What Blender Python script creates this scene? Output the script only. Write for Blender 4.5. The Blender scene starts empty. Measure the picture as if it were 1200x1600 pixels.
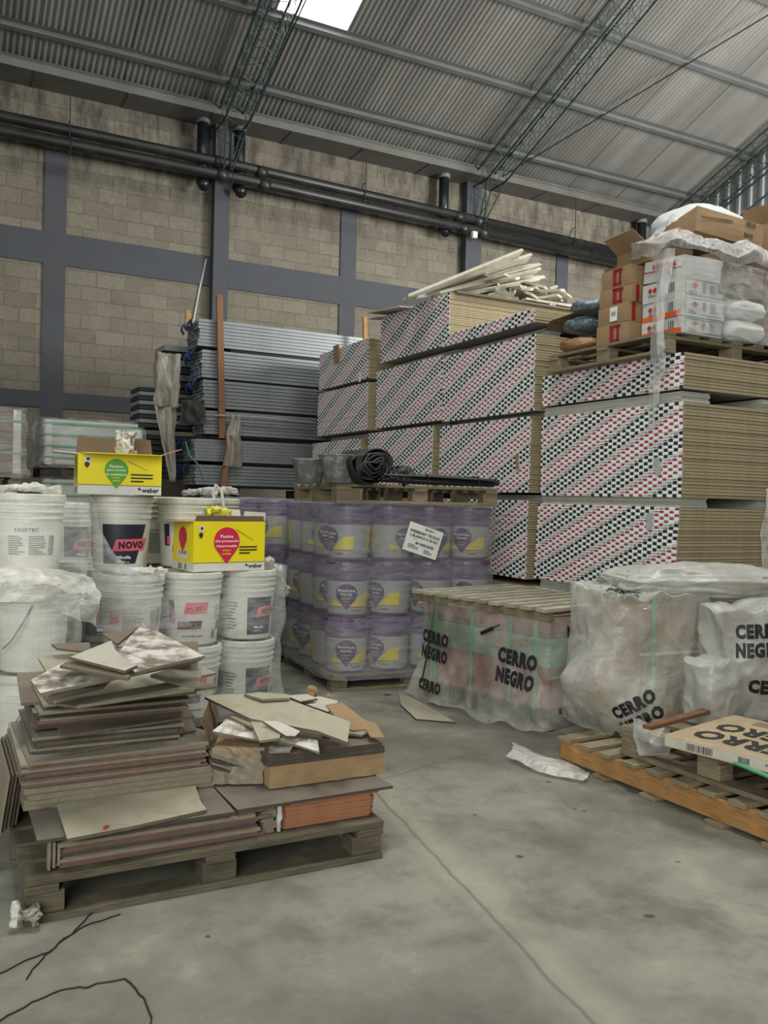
import bpy, bmesh, math, random
import numpy as np
from mathutils import Vector, Matrix, noise
from mathutils.bvhtree import BVHTree
random.seed(7)
S = bpy.context.scene
COL = S.collection
R = math.radians
# ------------------------------------------------------------------ camera
H = 1.32
YAW, PIT, ROL, F = R(27.57), R(-0.89), R(1.47), 1350.0
_f = Vector((math.sin(YAW)*math.cos(PIT), math.cos(YAW)*math.cos(PIT), math.sin(PIT)))
_r = Vector((math.cos(YAW), -math.sin(YAW), 0)); _u = _r.cross(_f)
_r2 = _r*math.cos(ROL)+_u*math.sin(ROL); _u2 = -_r*math.sin(ROL)+_u*math.cos(ROL)
EYE = Vector((0, 0, H))
def ray(x, y): return _r2*(x-600)+_u2*(800-y)+_f*F
def gz(x, y, z=0.0):
    d = ray(x, y); return EYE+d*((z-H)/d.z)
def gy(x, y, Y):
    d = ray(x, y); return EYE+d*(Y/d.y)
def gx(x, y, X):
    d = ray(x, y); return EYE+d*(X/d.x)
cd = bpy.data.cameras.new('camera'); cam = bpy.data.objects.new('camera', cd); COL.objects.link(cam)
cd.sensor_fit = 'VERTICAL'; cd.sensor_height = 36; cd.lens = F/1600*36; cd.clip_end = 100; cd.clip_start = 0.05
M3 = Matrix((_r2, _u2, -_f)).transposed()
cam.matrix_world = Matrix.Translation(EYE) @ M3.to_4x4()
S.camera = cam
# ------------------------------------------------------------------ light
S.view_settings.view_transform = 'Standard'; S.view_settings.look = 'None'
S.view_settings.gamma = 1; S.view_settings.use_curve_mapping = False
S.view_settings.exposure = 0.85
W = bpy.data.worlds.new('world'); S.world = W; W.use_nodes = True
W.node_tree.nodes['Background'].inputs[0].default_value = (0.93, 0.97, 1.0, 1)
W.node_tree.nodes['Background'].inputs[1].default_value = 0.09
def area(name, loc, target, sx, sy, power, col=(1, 1, 1)):
    l = bpy.data.lights.new(name, 'AREA'); l.shape = 'RECTANGLE'; l.size = sx; l.size_y = sy
    l.energy = power; l.color = col
    o = bpy.data.objects.new(name, l); COL.objects.link(o); o.location = loc
    o.rotation_euler = (Vector(target)-Vector(loc)).to_track_quat('-Z', 'Y').to_euler()
    return o
# daylight through the translucent roof strips plus two added fill lamps, left and right
area('skylight_strip', (1.0, 3.2, 10.4), (1.0, 3.9, 0), 2.0, 5.5, 420, (1, 1, 0.93))
area('skylight_strip', (6.2, 3.6, 10.3), (5.8, 4.4, 0), 2.0, 6.0, 430, (1, 1, 0.93))
area('added_fill_light', (-3.2, -2.5, 3.2), (3.8, 5.5, 1.4), 5.0, 4.0, 260, (0.99, 1, 0.95))  # added lamp from the left, brightens the printed board ends and bucket fronts
area('added_fill_light', (12.0, 2.6, 4.6), (11.0, 9.4, 8.6), 3.5, 3.0, 1050, (1, 0.99, 0.96))  # added lamp aimed upwards to brighten the right part of the roof
# ------------------------------------------------------------------ materials
def sRGB(r, g, b):
    return tuple(((c/255)/12.92 if c/255 <= 0.04045 else ((c/255+0.055)/1.055)**2.4) for c in (r, g, b))+(1,)
MATS = {}
class NT:
    def __init__(s, name):
        s.m = bpy.data.materials.new(name); s.m.use_nodes = True; s.t = s.m.node_tree
        s.n = s.t.nodes; s.b = s.n['Principled BSDF']; s.out = s.n['Material Output']; MATS[name] = s.m
    def N(s, typ, **kw):
        n = s.n.new(typ)
        for k, v in kw.items():
            if hasattr(n, k): setattr(n, k, v)
            else: s.set(n.inputs[k.replace('_', ' ')], v)
        return n
    def set(s, inp, v):
        if hasattr(v, 'links') or isinstance(v, bpy.types.NodeSocket): s.t.links.new(v, inp)
        else: inp.default_value = v
    def math(s, op, a, b=0.0, c=0.0):
        n = s.n.new('ShaderNodeMath'); n.operation = op
        s.set(n.inputs[0], a); s.set(n.inputs[1], b)
        if op in ('SMOOTHSTEP', 'MULTIPLY_ADD', 'COMPARE'): s.set(n.inputs[2], c)
        return n.outputs[0]
    def mix(s, fac, a, b, mode='MIX'):
        n = s.n.new('ShaderNodeMix'); n.data_type = 'RGBA'; n.blend_type = mode
        s.set(n.inputs[0], fac); s.set(n.inputs[6], a); s.set(n.inputs[7], b); return n.outputs[2]
    def obj(s): return s.n.new('ShaderNodeTexCoord').outputs['Object']
    def pos(s): return s.n.new('ShaderNodeNewGeometry').outputs['Position']
    def map(s, v, scale=(1, 1, 1), rot=(0, 0, 0), loc=(0, 0, 0)):
        n = s.n.new('ShaderNodeMapping'); s.set(n.inputs[0], v); n.inputs[1].default_value = loc
        n.inputs[2].default_value = rot; n.inputs[3].default_value = scale; return n.outputs[0]
    def noise(s, v, scale=5, detail=4, rough=0.55, dist=0.0):
        n = s.n.new('ShaderNodeTexNoise'); s.set(n.inputs['Vector'], v); n.inputs['Scale'].default_value = scale
        n.inputs['Detail'].default_value = detail; n.inputs['Roughness'].default_value = rough
        n.inputs['Distortion'].default_value = dist; return n.outputs[0]
    def ramp(s, v, lo, hi, a=0.0, b=1.0):
        n = s.n.new('ShaderNodeMapRange'); s.set(n.inputs[0], v); n.inputs[1].default_value = lo; n.inputs[2].default_value = hi
        n.inputs[3].default_value = a; n.inputs[4].default_value = b; return n.outputs[0]
    def bump(s, h, strength=0.3, dist=0.01):
        n = s.n.new('ShaderNodeBump'); n.inputs['Strength'].default_value = strength; n.inputs['Distance'].default_value = dist
        s.set(n.inputs['Height'], h); s.t.links.new(n.outputs[0], s.b.inputs['Normal']); return n
    def sep(s, v):
        n = s.n.new('ShaderNodeSeparateXYZ'); s.set(n.inputs[0], v); return n.outputs
    def fin(s, col=None, rough=None, metal=None):
        if col is not None: s.set(s.b.inputs['Base Color'], col)
        if rough is not None: s.set(s.b.inputs['Roughness'], rough)
        if metal is not None: s.set(s.b.inputs['Metallic'], metal)
        return s.m
def flat(name, rgb, rough=0.6, metal=0.0, var=0.12, scale=14, bump=0.0, spec=None, dirt=None, thr=(0.52, 0.72)):
    t = NT(name); c = sRGB(*rgb); v = t.obj()
    n = t.noise(v, scale, 5, 0.6)
    dk = tuple(x*(1-var*2) for x in c[:3])+(1,); lt = tuple(min(1, x*(1+var)) for x in c[:3])+(1,)
    col = t.mix(t.ramp(n, 0.3, 0.7), dk, lt)
    if dirt:
        n2 = t.noise(v, dirt[1], 6, 0.65)
        col = t.mix(t.ramp(n2, thr[0], thr[1], 0, dirt[2]), col, sRGB(*dirt[0]))
    if bump: t.bump(n, bump, 0.01)
    if spec is not None: t.b.inputs['Specular IOR Level'].default_value = spec
    return t.fin(col, rough, metal)
def wood(name, rgb, rgb2, rough=0.75, stain=0.5):
    t = NT(name); v = t.obj()
    oi = t.n.new('ShaderNodeObjectInfo').outputs['Random']
    ad = t.n.new('ShaderNodeVectorMath'); ad.operation = 'ADD'; t.set(ad.inputs[0], v)
    cx = t.n.new('ShaderNodeCombineXYZ'); t.set(cx.inputs[0], t.math('MULTIPLY', oi, 40)); t.set(cx.inputs[1], t.math('MULTIPLY', oi, 17)); t.set(ad.inputs[1], cx.outputs[0])
    v = ad.outputs[0]
    g = t.noise(t.map(v, (4, 4, 60)), 2.5, 6, 0.6, 0.6)
    g2 = t.noise(t.map(v, (3, 3, 3)), 2.2, 5, 0.6)
    col = t.mix(t.ramp(g, 0.3, 0.7), sRGB(*rgb), sRGB(*rgb2))
    col = t.mix(t.ramp(g2, 0.5, 0.75, 0, stain), col, (0.02, 0.017, 0.012, 1))
    col = t.mix(0.35, col, t.mix(oi, (0.25, 0.25, 0.25, 1), (1, 1, 1, 1)), 'MULTIPLY')
    t.bump(g, 0.35, 0.004); return t.fin(col, rough)
wood('wood_grey', (150, 138, 112), (104, 94, 74)); wood('wood_dark', (92, 82, 64), (55, 48, 38))
wood('wood_pale', (152, 140, 114), (116, 102, 80), stain=0.4)
flat('card_pale', (164, 146, 118), 0.8, 0, .08, 6, dirt=((120, 100, 76), 4, .5)); wood('wood_worn', (110, 101, 82), (74, 67, 53)); wood('wood_bleached', (176, 170, 150), (140, 134, 116), stain=0.4); wood('wood_orange', (186, 142, 88), (146, 104, 60), stain=0.25); wood('wood_rust', (134, 92, 62), (104, 70, 48), stain=0.3)
flat('beam_paint', (64, 67, 73), 0.75, var=0.06, scale=3, dirt=((60, 60, 62), 1.5, 0.4))
flat('purlin', (92, 94, 93), 0.5, 0.3, 0.08, 2); flat('gutter', (96, 95, 90), 0.5, 0.2, 0.1, 3)
flat('truss_green', (44, 62, 56), 0.6, 0.1, 0.15, 8); flat('pipe_black', (27, 28, 28), 0.45, 0, 0.1, 3, dirt=((66, 62, 54), 2, 0.5))
flat('pvc', (26, 30, 36), 0.35, 0, 0.1, 5); flat('cap_grey', (110, 114, 112), 0.5); flat('white_plastic', (206, 206, 196), 0.38, 0, 0.03, 5, dirt=((150, 140, 120), 6, 0.25))
flat('lid_white', (196, 195, 184), 0.42, 0, 0.04, 6, dirt=((130, 120, 104), 7, 0.35))
flat('navy', (34, 38, 52), 0.45, 0, 0.04); flat('pink', (214, 92, 112), 0.5, 0, 0.03); flat('ink', (24, 24, 26), 0.6, 0, 0)
flat('ink_grey', (110, 110, 108), 0.6, 0, 0.02); flat('ink_white', (232, 232, 228), 0.6, 0, 0); flat('ink_red', (176, 48, 52), 0.6, 0, 0.1)
flat('purple', (92, 62, 116), 0.32, 0, 0.05); flat('purple_dark', (66, 36, 92), 0.4, 0, 0.04)
flat('label_grey', (170, 170, 170), 0.4, 0, 0.05, 20); flat('yellow', (226, 208, 24), 0.45, 0, 0.03, 5)
flat('green_print', (84, 152, 44), 0.5, 0, 0.03); flat('magenta', (196, 34, 70), 0.5, 0, 0.03); flat('carton_white', (206, 204, 194), 0.6, 0, 0.03)
flat('cardboard', (150, 124, 92), 0.85, 0, 0.06, 9, dirt=((120, 92, 62), 4, 0.4)); flat('cardboard_dark', (106, 86, 66), 0.85, 0, 0.06, 9)
flat('brown_box', (120, 96, 78), 0.7, 0, 0.06, 7); flat('box_white', (196, 197, 194), 0.65, 0, 0.04, 9); flat('orange_print', (222, 96, 44), 0.6, 0, 0.03)
flat('tape_red', (150, 40, 48), 0.35, 0, 0.15, 30)
flat('tile_beige', (166, 160, 140), 0.4, 0, 0.06, 6, dirt=((110, 98, 78), 5, 0.55)); flat('tile_grey', (140, 134, 122), 0.45, 0, 0.08, 6, dirt=((84, 76, 64), 5, 0.6))
flat('tile_brown', (118, 106, 92), 0.5, 0, 0.1, 7, dirt=((70, 60, 50), 6, 0.6)); flat('tile_white', (186, 182, 170), 0.4, 0, 0.04, 6, dirt=((120, 110, 90), 4, 0.4))
flat('tile_plastered', (128, 114, 102), 0.6, 0, 0.12, 9, 0.3, dirt=((206, 203, 196), 9, 0.9), thr=(0.43, 0.56))
flat('terracotta', (160, 108, 80), 0.7, 0, 0.06, 12); flat('edge_red', (114, 87, 76), 0.75, 0, 0.12, 30); flat('edge_dark', (70, 63, 55), 0.8, 0, 0.12, 30)
flat('edge_brown', (98, 88, 74), 0.75, 0, 0.12, 30); flat('edge_pale', (126, 118, 99), 0.7, 0, 0.1, 30)
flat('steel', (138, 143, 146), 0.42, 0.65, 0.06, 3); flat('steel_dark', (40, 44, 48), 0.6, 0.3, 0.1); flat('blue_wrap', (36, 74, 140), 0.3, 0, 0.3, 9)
flat('tan_edge', (154, 140, 110), 0.85, 0, 0.07, 22); flat('board_back', (160, 156, 144), 0.85, 0, 0.05); flat('gypsum', (196, 192, 176), 0.85, 0, 0.06, 12, dirt=((140, 128, 104), 7, 0.4))
flat('spacer', (172, 170, 160), 0.85, 0, 0.08, 12); flat('strap_green', (84, 160, 120), 0.4, 0, 0.05); flat('strap_black', (24, 24, 26), 0.4, 0, 0)
flat('rubber', (24, 25, 27), 0.55, 0, 0.2, 14, 0.3); flat('membrane_edge', (46, 47, 48), 0.6, 0, 0.2, 14)
flat('mortar_bucket', (92, 96, 94), 0.7, 0, 0.15, 14, 0.2, dirt=((168, 170, 166), 16, 0.8)); flat('pink_carton', (140, 98, 90), 0.75, 0, 0.12, 20)
flat('green_carton', (120, 146, 126), 0.75, 0, 0.08, 14); flat('carton_brown', (118, 104, 92), 0.8, 0, 0.15, 9); flat('sack_white', (190, 196, 196), 0.5, 0, 0.05, 8, 0.2)
flat('sack_clear', (110, 124, 132), 0.25, 0, 0.35, 45, 0.5); flat('sack_brown', (150, 116, 84), 0.35, 0, 0.15, 12, 0.3); flat('white_crate', (182, 184, 180), 0.6, 0, 0.06, 4)
flat('dark_sheet', (50, 49, 46), 0.8); flat('wire_black', (22, 22, 22), 0.6, 0, 0); flat('rope_white', (205, 203, 190), 0.8, 0, 0.1, 30); flat('lime', (206, 200, 70), 0.4, 0, 0.15, 30)
flat('metal_sheet', (150, 154, 154), 0.5, 0.3, 0.06, 2)
def mk_floor():
    t = NT('concrete'); p = t.pos()
    a = t.noise(p, 0.9, 7, 0.6, 0.4); b = t.noise(p, 2.6, 9, 0.70, 0.15); c = t.noise(p, 30, 6, 0.7)
    col = t.mix(t.ramp(a, 0.34, 0.66), sRGB(104, 103, 95), sRGB(146, 145, 132))
    col = t.mix(t.ramp(b, 0.47, 0.64, 0, 0.75), col, sRGB(86, 85, 79))
    col = t.mix(t.ramp(b, 0.30, 0.44, 0.5, 0.0), col, sRGB(166, 162, 146))
    col = t.mix(t.ramp(c, 0.35, 0.7, 0, 0.3), col, sRGB(120, 116, 104))
    wl = t.noise(p, 3.0, 4)
    X, Y, Z = t.sep(p)[0:3]
    def line(x0, y0, x1, y1, w, k, color, ends=True):
        nonlocal col
        dx, dy = x1-x0, y1-y0; L = math.hypot(dx, dy); nx, ny = -dy/L, dx/L
        d = t.math('ADD', t.math('MULTIPLY', X, nx), t.math('MULTIPLY', Y, ny))
        d = t.math('ADD', d, -(x0*nx+y0*ny)); d = t.math('ADD', d, t.math('MULTIPLY', t.math('SUBTRACT', wl, 0.5), 0.05))
        m = t.ramp(t.math('ABSOLUTE', d), 0, w, k, 0)
        if ends:
            s = t.math('ADD', t.math('MULTIPLY', X, dx/L), t.math('MULTIPLY', Y, dy/L)); s0 = x0*dx/L+y0*dy/L
            m = t.math('MULTIPLY', m, t.math('MULTIPLY', t.math('GREATER_THAN', s, s0), t.math('LESS_THAN', s, s0+L)))
        col = t.mix(m, col, color); return m
    m1 = line(1.80, 3.55, 1.42, 1.1, 0.011, 0.75, sRGB(70, 68, 60)); line(1.84, 3.55, 1.47, 1.1, 0.10, 0.30, sRGB(172, 168, 150))
    m2 = line(1.80, 3.55, 3.6, 4.07, 0.012, 0.55, sRGB(84, 82, 74)); line(1.70, 3.40, 1.35, 1.1, 0.03, 0.22, sRGB(120, 96, 88))
    sp = t.noise(p, 7.5, 2, 0.4); col = t.mix(t.ramp(sp, 0.735, 0.75, 0, 0.8), col, sRGB(52, 50, 44))
    ad = t.math('SUBTRACT', b, t.math('MULTIPLY', m1, 1.5)); t.bump(ad, 0.25, 0.01)
    t.fin(col, t.ramp(a, 0.3, 0.7, 0.5, 0.72)); t.b.inputs['Specular IOR Level'].default_value = 0.35
mk_floor()
def mk_wall():
    t = NT('block_wall'); p = t.pos(); x, y, z = t.sep(p)[0:3]
    cx = t.n.new('ShaderNodeCombineXYZ')
    wob = t.math('MULTIPLY', t.math('SUBTRACT', t.noise(p, 3.5, 4), 0.5), 0.035)
    t.set(cx.inputs[0], t.math('ADD', x, wob)); t.set(cx.inputs[1], t.math('ADD', z, wob))
    br = t.n.new('ShaderNodeTexBrick'); t.set(br.inputs['Vector'], cx.outputs[0]); br.inputs['Scale'].default_value = 1
    br.inputs['Brick Width'].default_value = 0.4; br.inputs['Row Height'].default_value = 0.2; br.inputs['Mortar Size'].default_value = 0.009
    br.inputs['Mortar Smooth'].default_value = 0.3; br.inputs['Bias'].default_value = 0.0
    br.inputs['Color1'].default_value = sRGB(122, 116, 102); br.inputs['Color2'].default_value = sRGB(104, 97, 86); br.inputs['Mortar'].default_value = sRGB(96, 91, 81)
    n = t.noise(p, 2.2, 7, 0.66); n2 = t.noise(p, 26, 6, 0.7); col = br.outputs[0]
    col = t.mix(t.ramp(n, 0.35, 0.7, 0.0, 0.45), col, sRGB(134, 130, 116)); col = t.mix(t.ramp(n2, 0.4, 0.75, 0, 0.5), col, sRGB(80, 73, 65))
    st = t.noise(t.map(p, (2.2, 1, 0.7)), 2.6, 6, 0.7)      # soot on the top courses, with shade under the gutter painted in
    m = t.math('MULTIPLY', t.ramp(st, 0.42, 0.62), t.ramp(z, 5.2, 6.0)); col = t.mix(t.math('MULTIPLY', m, 0.75), col, sRGB(58, 51, 46))
    h = t.math('ADD', t.math('MULTIPLY', br.outputs[1], -1.0), t.math('MULTIPLY', n2, 0.5)); t.bump(h, 0.6, 0.012); t.fin(col, 0.9)
mk_wall()
def mk_roof():
    t = NT('roof_sheet'); p = t.pos(); n = t.noise(t.map(p, (1.1, 0.12, 0.12)), 1.6, 3); n2 = t.noise(p, 6, 5)
    x = t.sep(p)[0]; panel = t.math('FRACT', t.math('MULTIPLY', x, 0.9)); seam = t.math('LESS_THAN', panel, 0.02)
    col = t.mix(t.ramp(n, 0.3, 0.7), sRGB(124, 123, 119), sRGB(160, 159, 154)); col = t.mix(t.ramp(n2, 0.5, 0.8, 0, 0.3), col, sRGB(130, 126, 118))
    col = t.mix(t.math('MULTIPLY', seam, 0.6), col, sRGB(80, 78, 74)); t.fin(col, 0.36, 0.5)
mk_roof()
def mk_print(nm, words):
    t = NT(nm); v = t.obj(); x, y, z = t.sep(v)[0:3]
    loc = t.n.new('ShaderNodeObjectInfo').outputs['Location']; lz = t.sep(loc)[2]
    row = t.math('FLOOR', t.math('DIVIDE', lz, 0.0205))
    s = t.math('SUBTRACT', t.math('MULTIPLY', y, -1.0), t.math('MULTIPLY', row, 0.042))
    s = t.math('ADD', s, 200*0.588)
    P = 0.588; u = t.math('MODULO', s, P); uc = t.math('DIVIDE', u, 0.042)
    cell = t.math('FLOOR', uc); par = t.math('MODULO', cell, 2.0); narrow = t.math('LESS_THAN', t.math('FRACT', uc), 0.84)
    def band(lo, hi): return t.math('MULTIPLY', t.math('GREATER_THAN', cell, lo-.5), t.math('LESS_THAN', cell, hi+.5))
    # cells 0..4 black squares, 7..11 crimson squares, thin dash before each
    on = t.math('SUBTRACT', 1.0, par); blk = t.math('MULTIPLY', t.math('MULTIPLY', band(0, 4), on), narrow)
    red = t.math('MULTIPLY', t.math('MULTIPLY', band(7, 11), par), t.math('MULTIPLY', narrow, t.math('LESS_THAN', t.math('ABSOLUTE', z), 0.0078)))
    zz = t.math('ABSOLUTE', z); thin = t.math('LESS_THAN', zz, 0.0022)
    dash_b = t.math('MULTIPLY', band(13, 13), thin); dash_r = t.math('MULTIPLY', band(6, 6), thin)
    tx = t.math('MULTIPLY', t.math('ADD', band(5, 5), band(12, 12)), t.math('LESS_THAN', zz, 0.0045))
    tx = t.math('MULTIPLY', tx, t.math('GREATER_THAN', t.math('FRACT', t.math('MULTIPLY', s, 110)), 0.45))
    col = t.mix(t.math('MAXIMUM', blk, dash_b), sRGB(232, 236, 230), sRGB(40, 40, 56))
    col = t.mix(t.math('MAXIMUM', red, dash_r), col, sRGB(156, 52, 84)); 
    if words: col = t.mix(tx, col, sRGB(150, 154, 158))
    t.fin(col, 0.55)
mk_print('printed_tape', True); mk_print('printed_tape_near', False)
def mk_film(name, lo, hi, tint=(0.9, 0.92, 0.9, 1), scale=9, stretch=(1, 1, 1), rough=0.18, bstr=0.5, dirt=None, trans=0.0):
    t = NT(name); v = t.obj(); n = t.noise(t.map(v, stretch), scale, 6, 0.62, 0.8); n2 = t.noise(v, scale*0.35, 4, 0.6)
    col = tint
    if dirt: col = t.mix(t.ramp(n2, 0.45, 0.65, 0, dirt[1]), tint, sRGB(*dirt[0]))
    t.fin(col, rough); t.b.inputs['Specular IOR Level'].default_value = 0.7
    bp = t.bump(n, bstr, 0.03)
    tr = t.n.new('ShaderNodeBsdfTransparent'); mx = t.n.new('ShaderNodeMixShader')
    fac = t.math('MULTIPLY', t.ramp(n, 0.3, 0.72, lo, hi), t.ramp(n2, 0.3, 0.7, 0.7, 1.2))
    lw = t.n.new('ShaderNodeLayerWeight'); lw.inputs[0].default_value = 0.25; t.t.links.new(bp.outputs[0], lw.inputs['Normal'])
    fac = t.math('MINIMUM', t.math('ADD', fac, t.math('MULTIPLY', lw.outputs['Facing'], 0.30)), 1.0)
    t.set(mx.inputs[0], fac); t.t.links.new(tr.outputs[0], mx.inputs[1]); t.t.links.new(t.b.outputs[0], mx.inputs[2])
    t.t.links.new(mx.outputs[0], t.out.inputs[0])
mk_film('film_clear', 0.02, 0.30, scale=7, stretch=(1, 1, 3)); mk_film('film_streaky', 0.12, 0.48, (0.46, 0.46, 0.47, 1), scale=6, stretch=(1, 1, 5))
mk_film('film_vertical', 0.15, 0.6, (0.75, 0.75, 0.74, 1), scale=9, stretch=(4, 4, 0.6))
mk_film('bag_film', 0.08, 0.42, (0.8, 0.8, 0.74, 1), scale=5, dirt=((84, 74, 56), 0.8)); mk_film('bag_hazy', 0.22, 0.62, (0.66, 0.66, 0.61, 1), scale=5, bstr=.8, dirt=((96, 88, 70), 0.6)); mk_film('bag_milky', 0.40, 0.80, (0.52, 0.52, 0.49, 1), scale=4, rough=0.3, dirt=((120, 112, 92), 0.5))
mk_film('film_bunch', .35, .85, (0.72, 0.71, 0.66, 1), scale=14, rough=0.2, bstr=.9)
mk_film('film_dirty', 0.55, 0.9, (0.30, 0.27, 0.22, 1), scale=6, rough=0.35)
def mk_textured():
    t = NT('tile_textured'); v = t.obj(); n = t.noise(t.map(v, (1, 1, 1), rot=(0, 0, R(35))), 9, 5)
    w = t.n.new('ShaderNodeTexWave'); t.set(w.inputs[0], t.map(v, (1, 1, 1), rot=(0, 0, R(28)))); w.inputs['Scale'].default_value = 60; w.inputs['Distortion'].default_value = 3.0; w.inputs['Detail'].default_value = 3
    col = t.mix(w.outputs[1], sRGB(104, 98, 89), sRGB(132, 125, 114)); d = t.noise(v, 3.2, 4)
    col = t.mix(t.ramp(d, 0.48, 0.6, 0, 0.5), col, sRGB(98, 88, 76)); t.bump(w.outputs[1], 0.5, 0.004); t.fin(col, 0.5)
mk_textured()
def mk_emit():
    t = NT('skylight_panel'); e = t.n.new('ShaderNodeEmission'); e.inputs[0].default_value = (1, 1, 0.97, 1); e.inputs[1].default_value = 3.0
    t.t.links.new(e.outputs[0], t.out.inputs[0])
mk_emit()
# ------------------------------------------------------------------ mesh helpers
class MB:
    def __init__(s): s.v = []; s.f = []; s.mi = []; s.k = 0
    def add(s, vs, fs, mi=None, m=None):
        o = len(s.v); s.v += [tuple((m @ Vector(v)) if m else v) for v in vs]
        s.f += [tuple(i+o for i in f) for f in fs]; s.mi += [s.k if mi is None else mi]*len(fs); return s
    def box(s, c, d, rz=0.0, rx=0.0, ry=0.0, mi=None):
        x, y, z = d[0]/2, d[1]/2, d[2]/2
        vs = [(-x, -y, -z), (x, -y, -z), (x, y, -z), (-x, y, -z), (-x, -y, z), (x, -y, z), (x, y, z), (-x, y, z)]
        m = Matrix.Translation(c) @ Matrix.Rotation(rz, 4, 'Z') @ Matrix.Rotation(rx, 4, 'X') @ Matrix.Rotation(ry, 4, 'Y')
        return s.add(vs, [(0, 3, 2, 1), (4, 5, 6, 7), (0, 1, 5, 4), (1, 2, 6, 5), (2, 3, 7, 6), (3, 0, 4, 7)], mi, m)
    def bb(s, x0, x1, y0, y1, z0, z1, mi=None): return s.box(((x0+x1)/2, (y0+y1)/2, (z0+z1)/2), (abs(x1-x0), abs(y1-y0), abs(z1-z0)), mi=mi)
    def prism(s, poly, z0, z1, mi_top=None, mi_side=None, m=None):
        n = len(poly); A = sum(poly[i][0]*poly[(i+1) % n][1]-poly[(i+1) % n][0]*poly[i][1] for i in range(n))
        if A < 0: poly = poly[::-1]
        vs = [(p[0], p[1], z0) for p in poly]+[(p[0], p[1], z1) for p in poly]
        s.add(vs, [tuple(range(n, 2*n))], mi_top, m)
        s.add(vs, [tuple(range(n))[::-1]]+[(i, (i+1) % n, n+(i+1) % n, n+i) for i in range(n)], mi_side, m); return s
    def tube(s, pts, r, n=8, mi=None, cap=True):
        pts = [Vector(p) for p in pts]; vs = []; fs = []; up = None
        for i, p in enumerate(pts):
            d = (pts[min(i+1, len(pts)-1)]-pts[max(i-1, 0)]).normalized()
            if up is None: up = Vector((0, 0, 1)) if abs(d.z) < 0.9 else Vector((1, 0, 0))
            a = d.cross(up).normalized(); b = a.cross(d).normalized(); up = b
            rr = r[i] if isinstance(r, (list, tuple)) else r
            for k in range(n):
                t = 2*math.pi*k/n; vs.append(tuple(p+a*math.cos(t)*rr+b*math.sin(t)*rr))
        for i in range(len(pts)-1):
            for k in range(n): fs.append((i*n+k, i*n+(k+1) % n, (i+1)*n+(k+1) % n, (i+1)*n+k))
        if cap: fs.append(tuple(range(n))[::-1]); fs.append(tuple((len(pts)-1)*n+k for k in range(n)))
        return s.add(vs, fs, mi)
    def lathe(s, prof, n=28, c=(0, 0, 0), mi=None):
        vs = []; fs = []
        for r, z in prof:
            for k in range(n): t = 2*math.pi*k/n; vs.append((c[0]+r*math.cos(t), c[1]+r*math.sin(t), c[2]+z))
        for i in range(len(prof)-1):
            for k in range(n): fs.append((i*n+k, i*n+(k+1) % n, (i+1)*n+(k+1) % n, (i+1)*n+k))
        return s.add(vs, fs, mi)
    def grid(s, fn, nu, nv, mi=None, closed=False):
        vs = [tuple(fn(i/(nu if closed else nu-1), j/(nv-1))) for j in range(nv) for i in range(nu)]
        fs = [(j*nu+i, j*nu+(i+1) % nu, (j+1)*nu+(i+1) % nu, (j+1)*nu+i) for j in range(nv-1) for i in range(nu if closed else nu-1)]
        return s.add(vs, fs, mi)
    def mesh(s, name, mats, smooth=False):
        me = bpy.data.meshes.new(name); me.from_pydata(s.v, [], s.f)
        for m in ([mats] if isinstance(mats, str) else mats): me.materials.append(MATS[m])
        me.polygons.foreach_set('material_index', s.mi)
        if smooth: me.polygons.foreach_set('use_smooth', [True]*len(me.polygons))
        me.update(); return me
    def build(s, name, mats, parent=None, loc=None, rot=None, smooth=False, bevel=0.0, sub=0):
        me = s.mesh(name, mats, smooth); return link(name, me, parent, loc, rot, bevel, sub)
def link(name, me, parent=None, loc=None, rot=None, bevel=0.0, sub=0):
    o = bpy.data.objects.new(name, me); COL.objects.link(o)
    if parent: o.parent = parent
    if loc is not None: o.location = loc
    if rot is not None: o.rotation_euler = rot if hasattr(rot, '__len__') else (0, 0, rot)
    if bevel:
        b = o.modifiers.new('bevel', 'BEVEL'); b.width = bevel; b.segments = 2; b.limit_method = 'ANGLE'
    if sub:
        b = o.modifiers.new('sub', 'SUBSURF'); b.levels = sub; b.render_levels = sub
    return o
def tag(o, label, cat, group=None):
    o['label'] = label; o['category'] = cat
    if group: o['group'] = group
    return o
def thing(name, label, cat, loc=(0, 0, 0), rot=0, group=None):
    o = bpy.data.objects.new(name, None); COL.objects.link(o); o.location = loc
    o.rotation_euler = rot if hasattr(rot, '__len__') else (0, 0, rot); o.empty_display_size = 0.1
    return tag(o, label, cat, group)
def copy_tree(o, loc=None, rot=None, label=None, group=None, parent=None):
    c = o.copy(); COL.objects.link(c)
    if parent: c.parent = parent
    if loc is not None: c.location = loc
    if rot is not None: c.rotation_euler = rot if hasattr(rot, '__len__') else (0, 0, rot)
    if label: c['label'] = label
    if group: c['group'] = group
    for ch in list(o.children): copy_tree(ch, parent=c)
    return c
def struct(o): o['kind'] = 'structure'; return o
def nz(v, s=1.0, k=0): return noise.noise(Vector(v)*s+Vector((k*7.3, k*3.1, k*1.7)))
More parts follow.
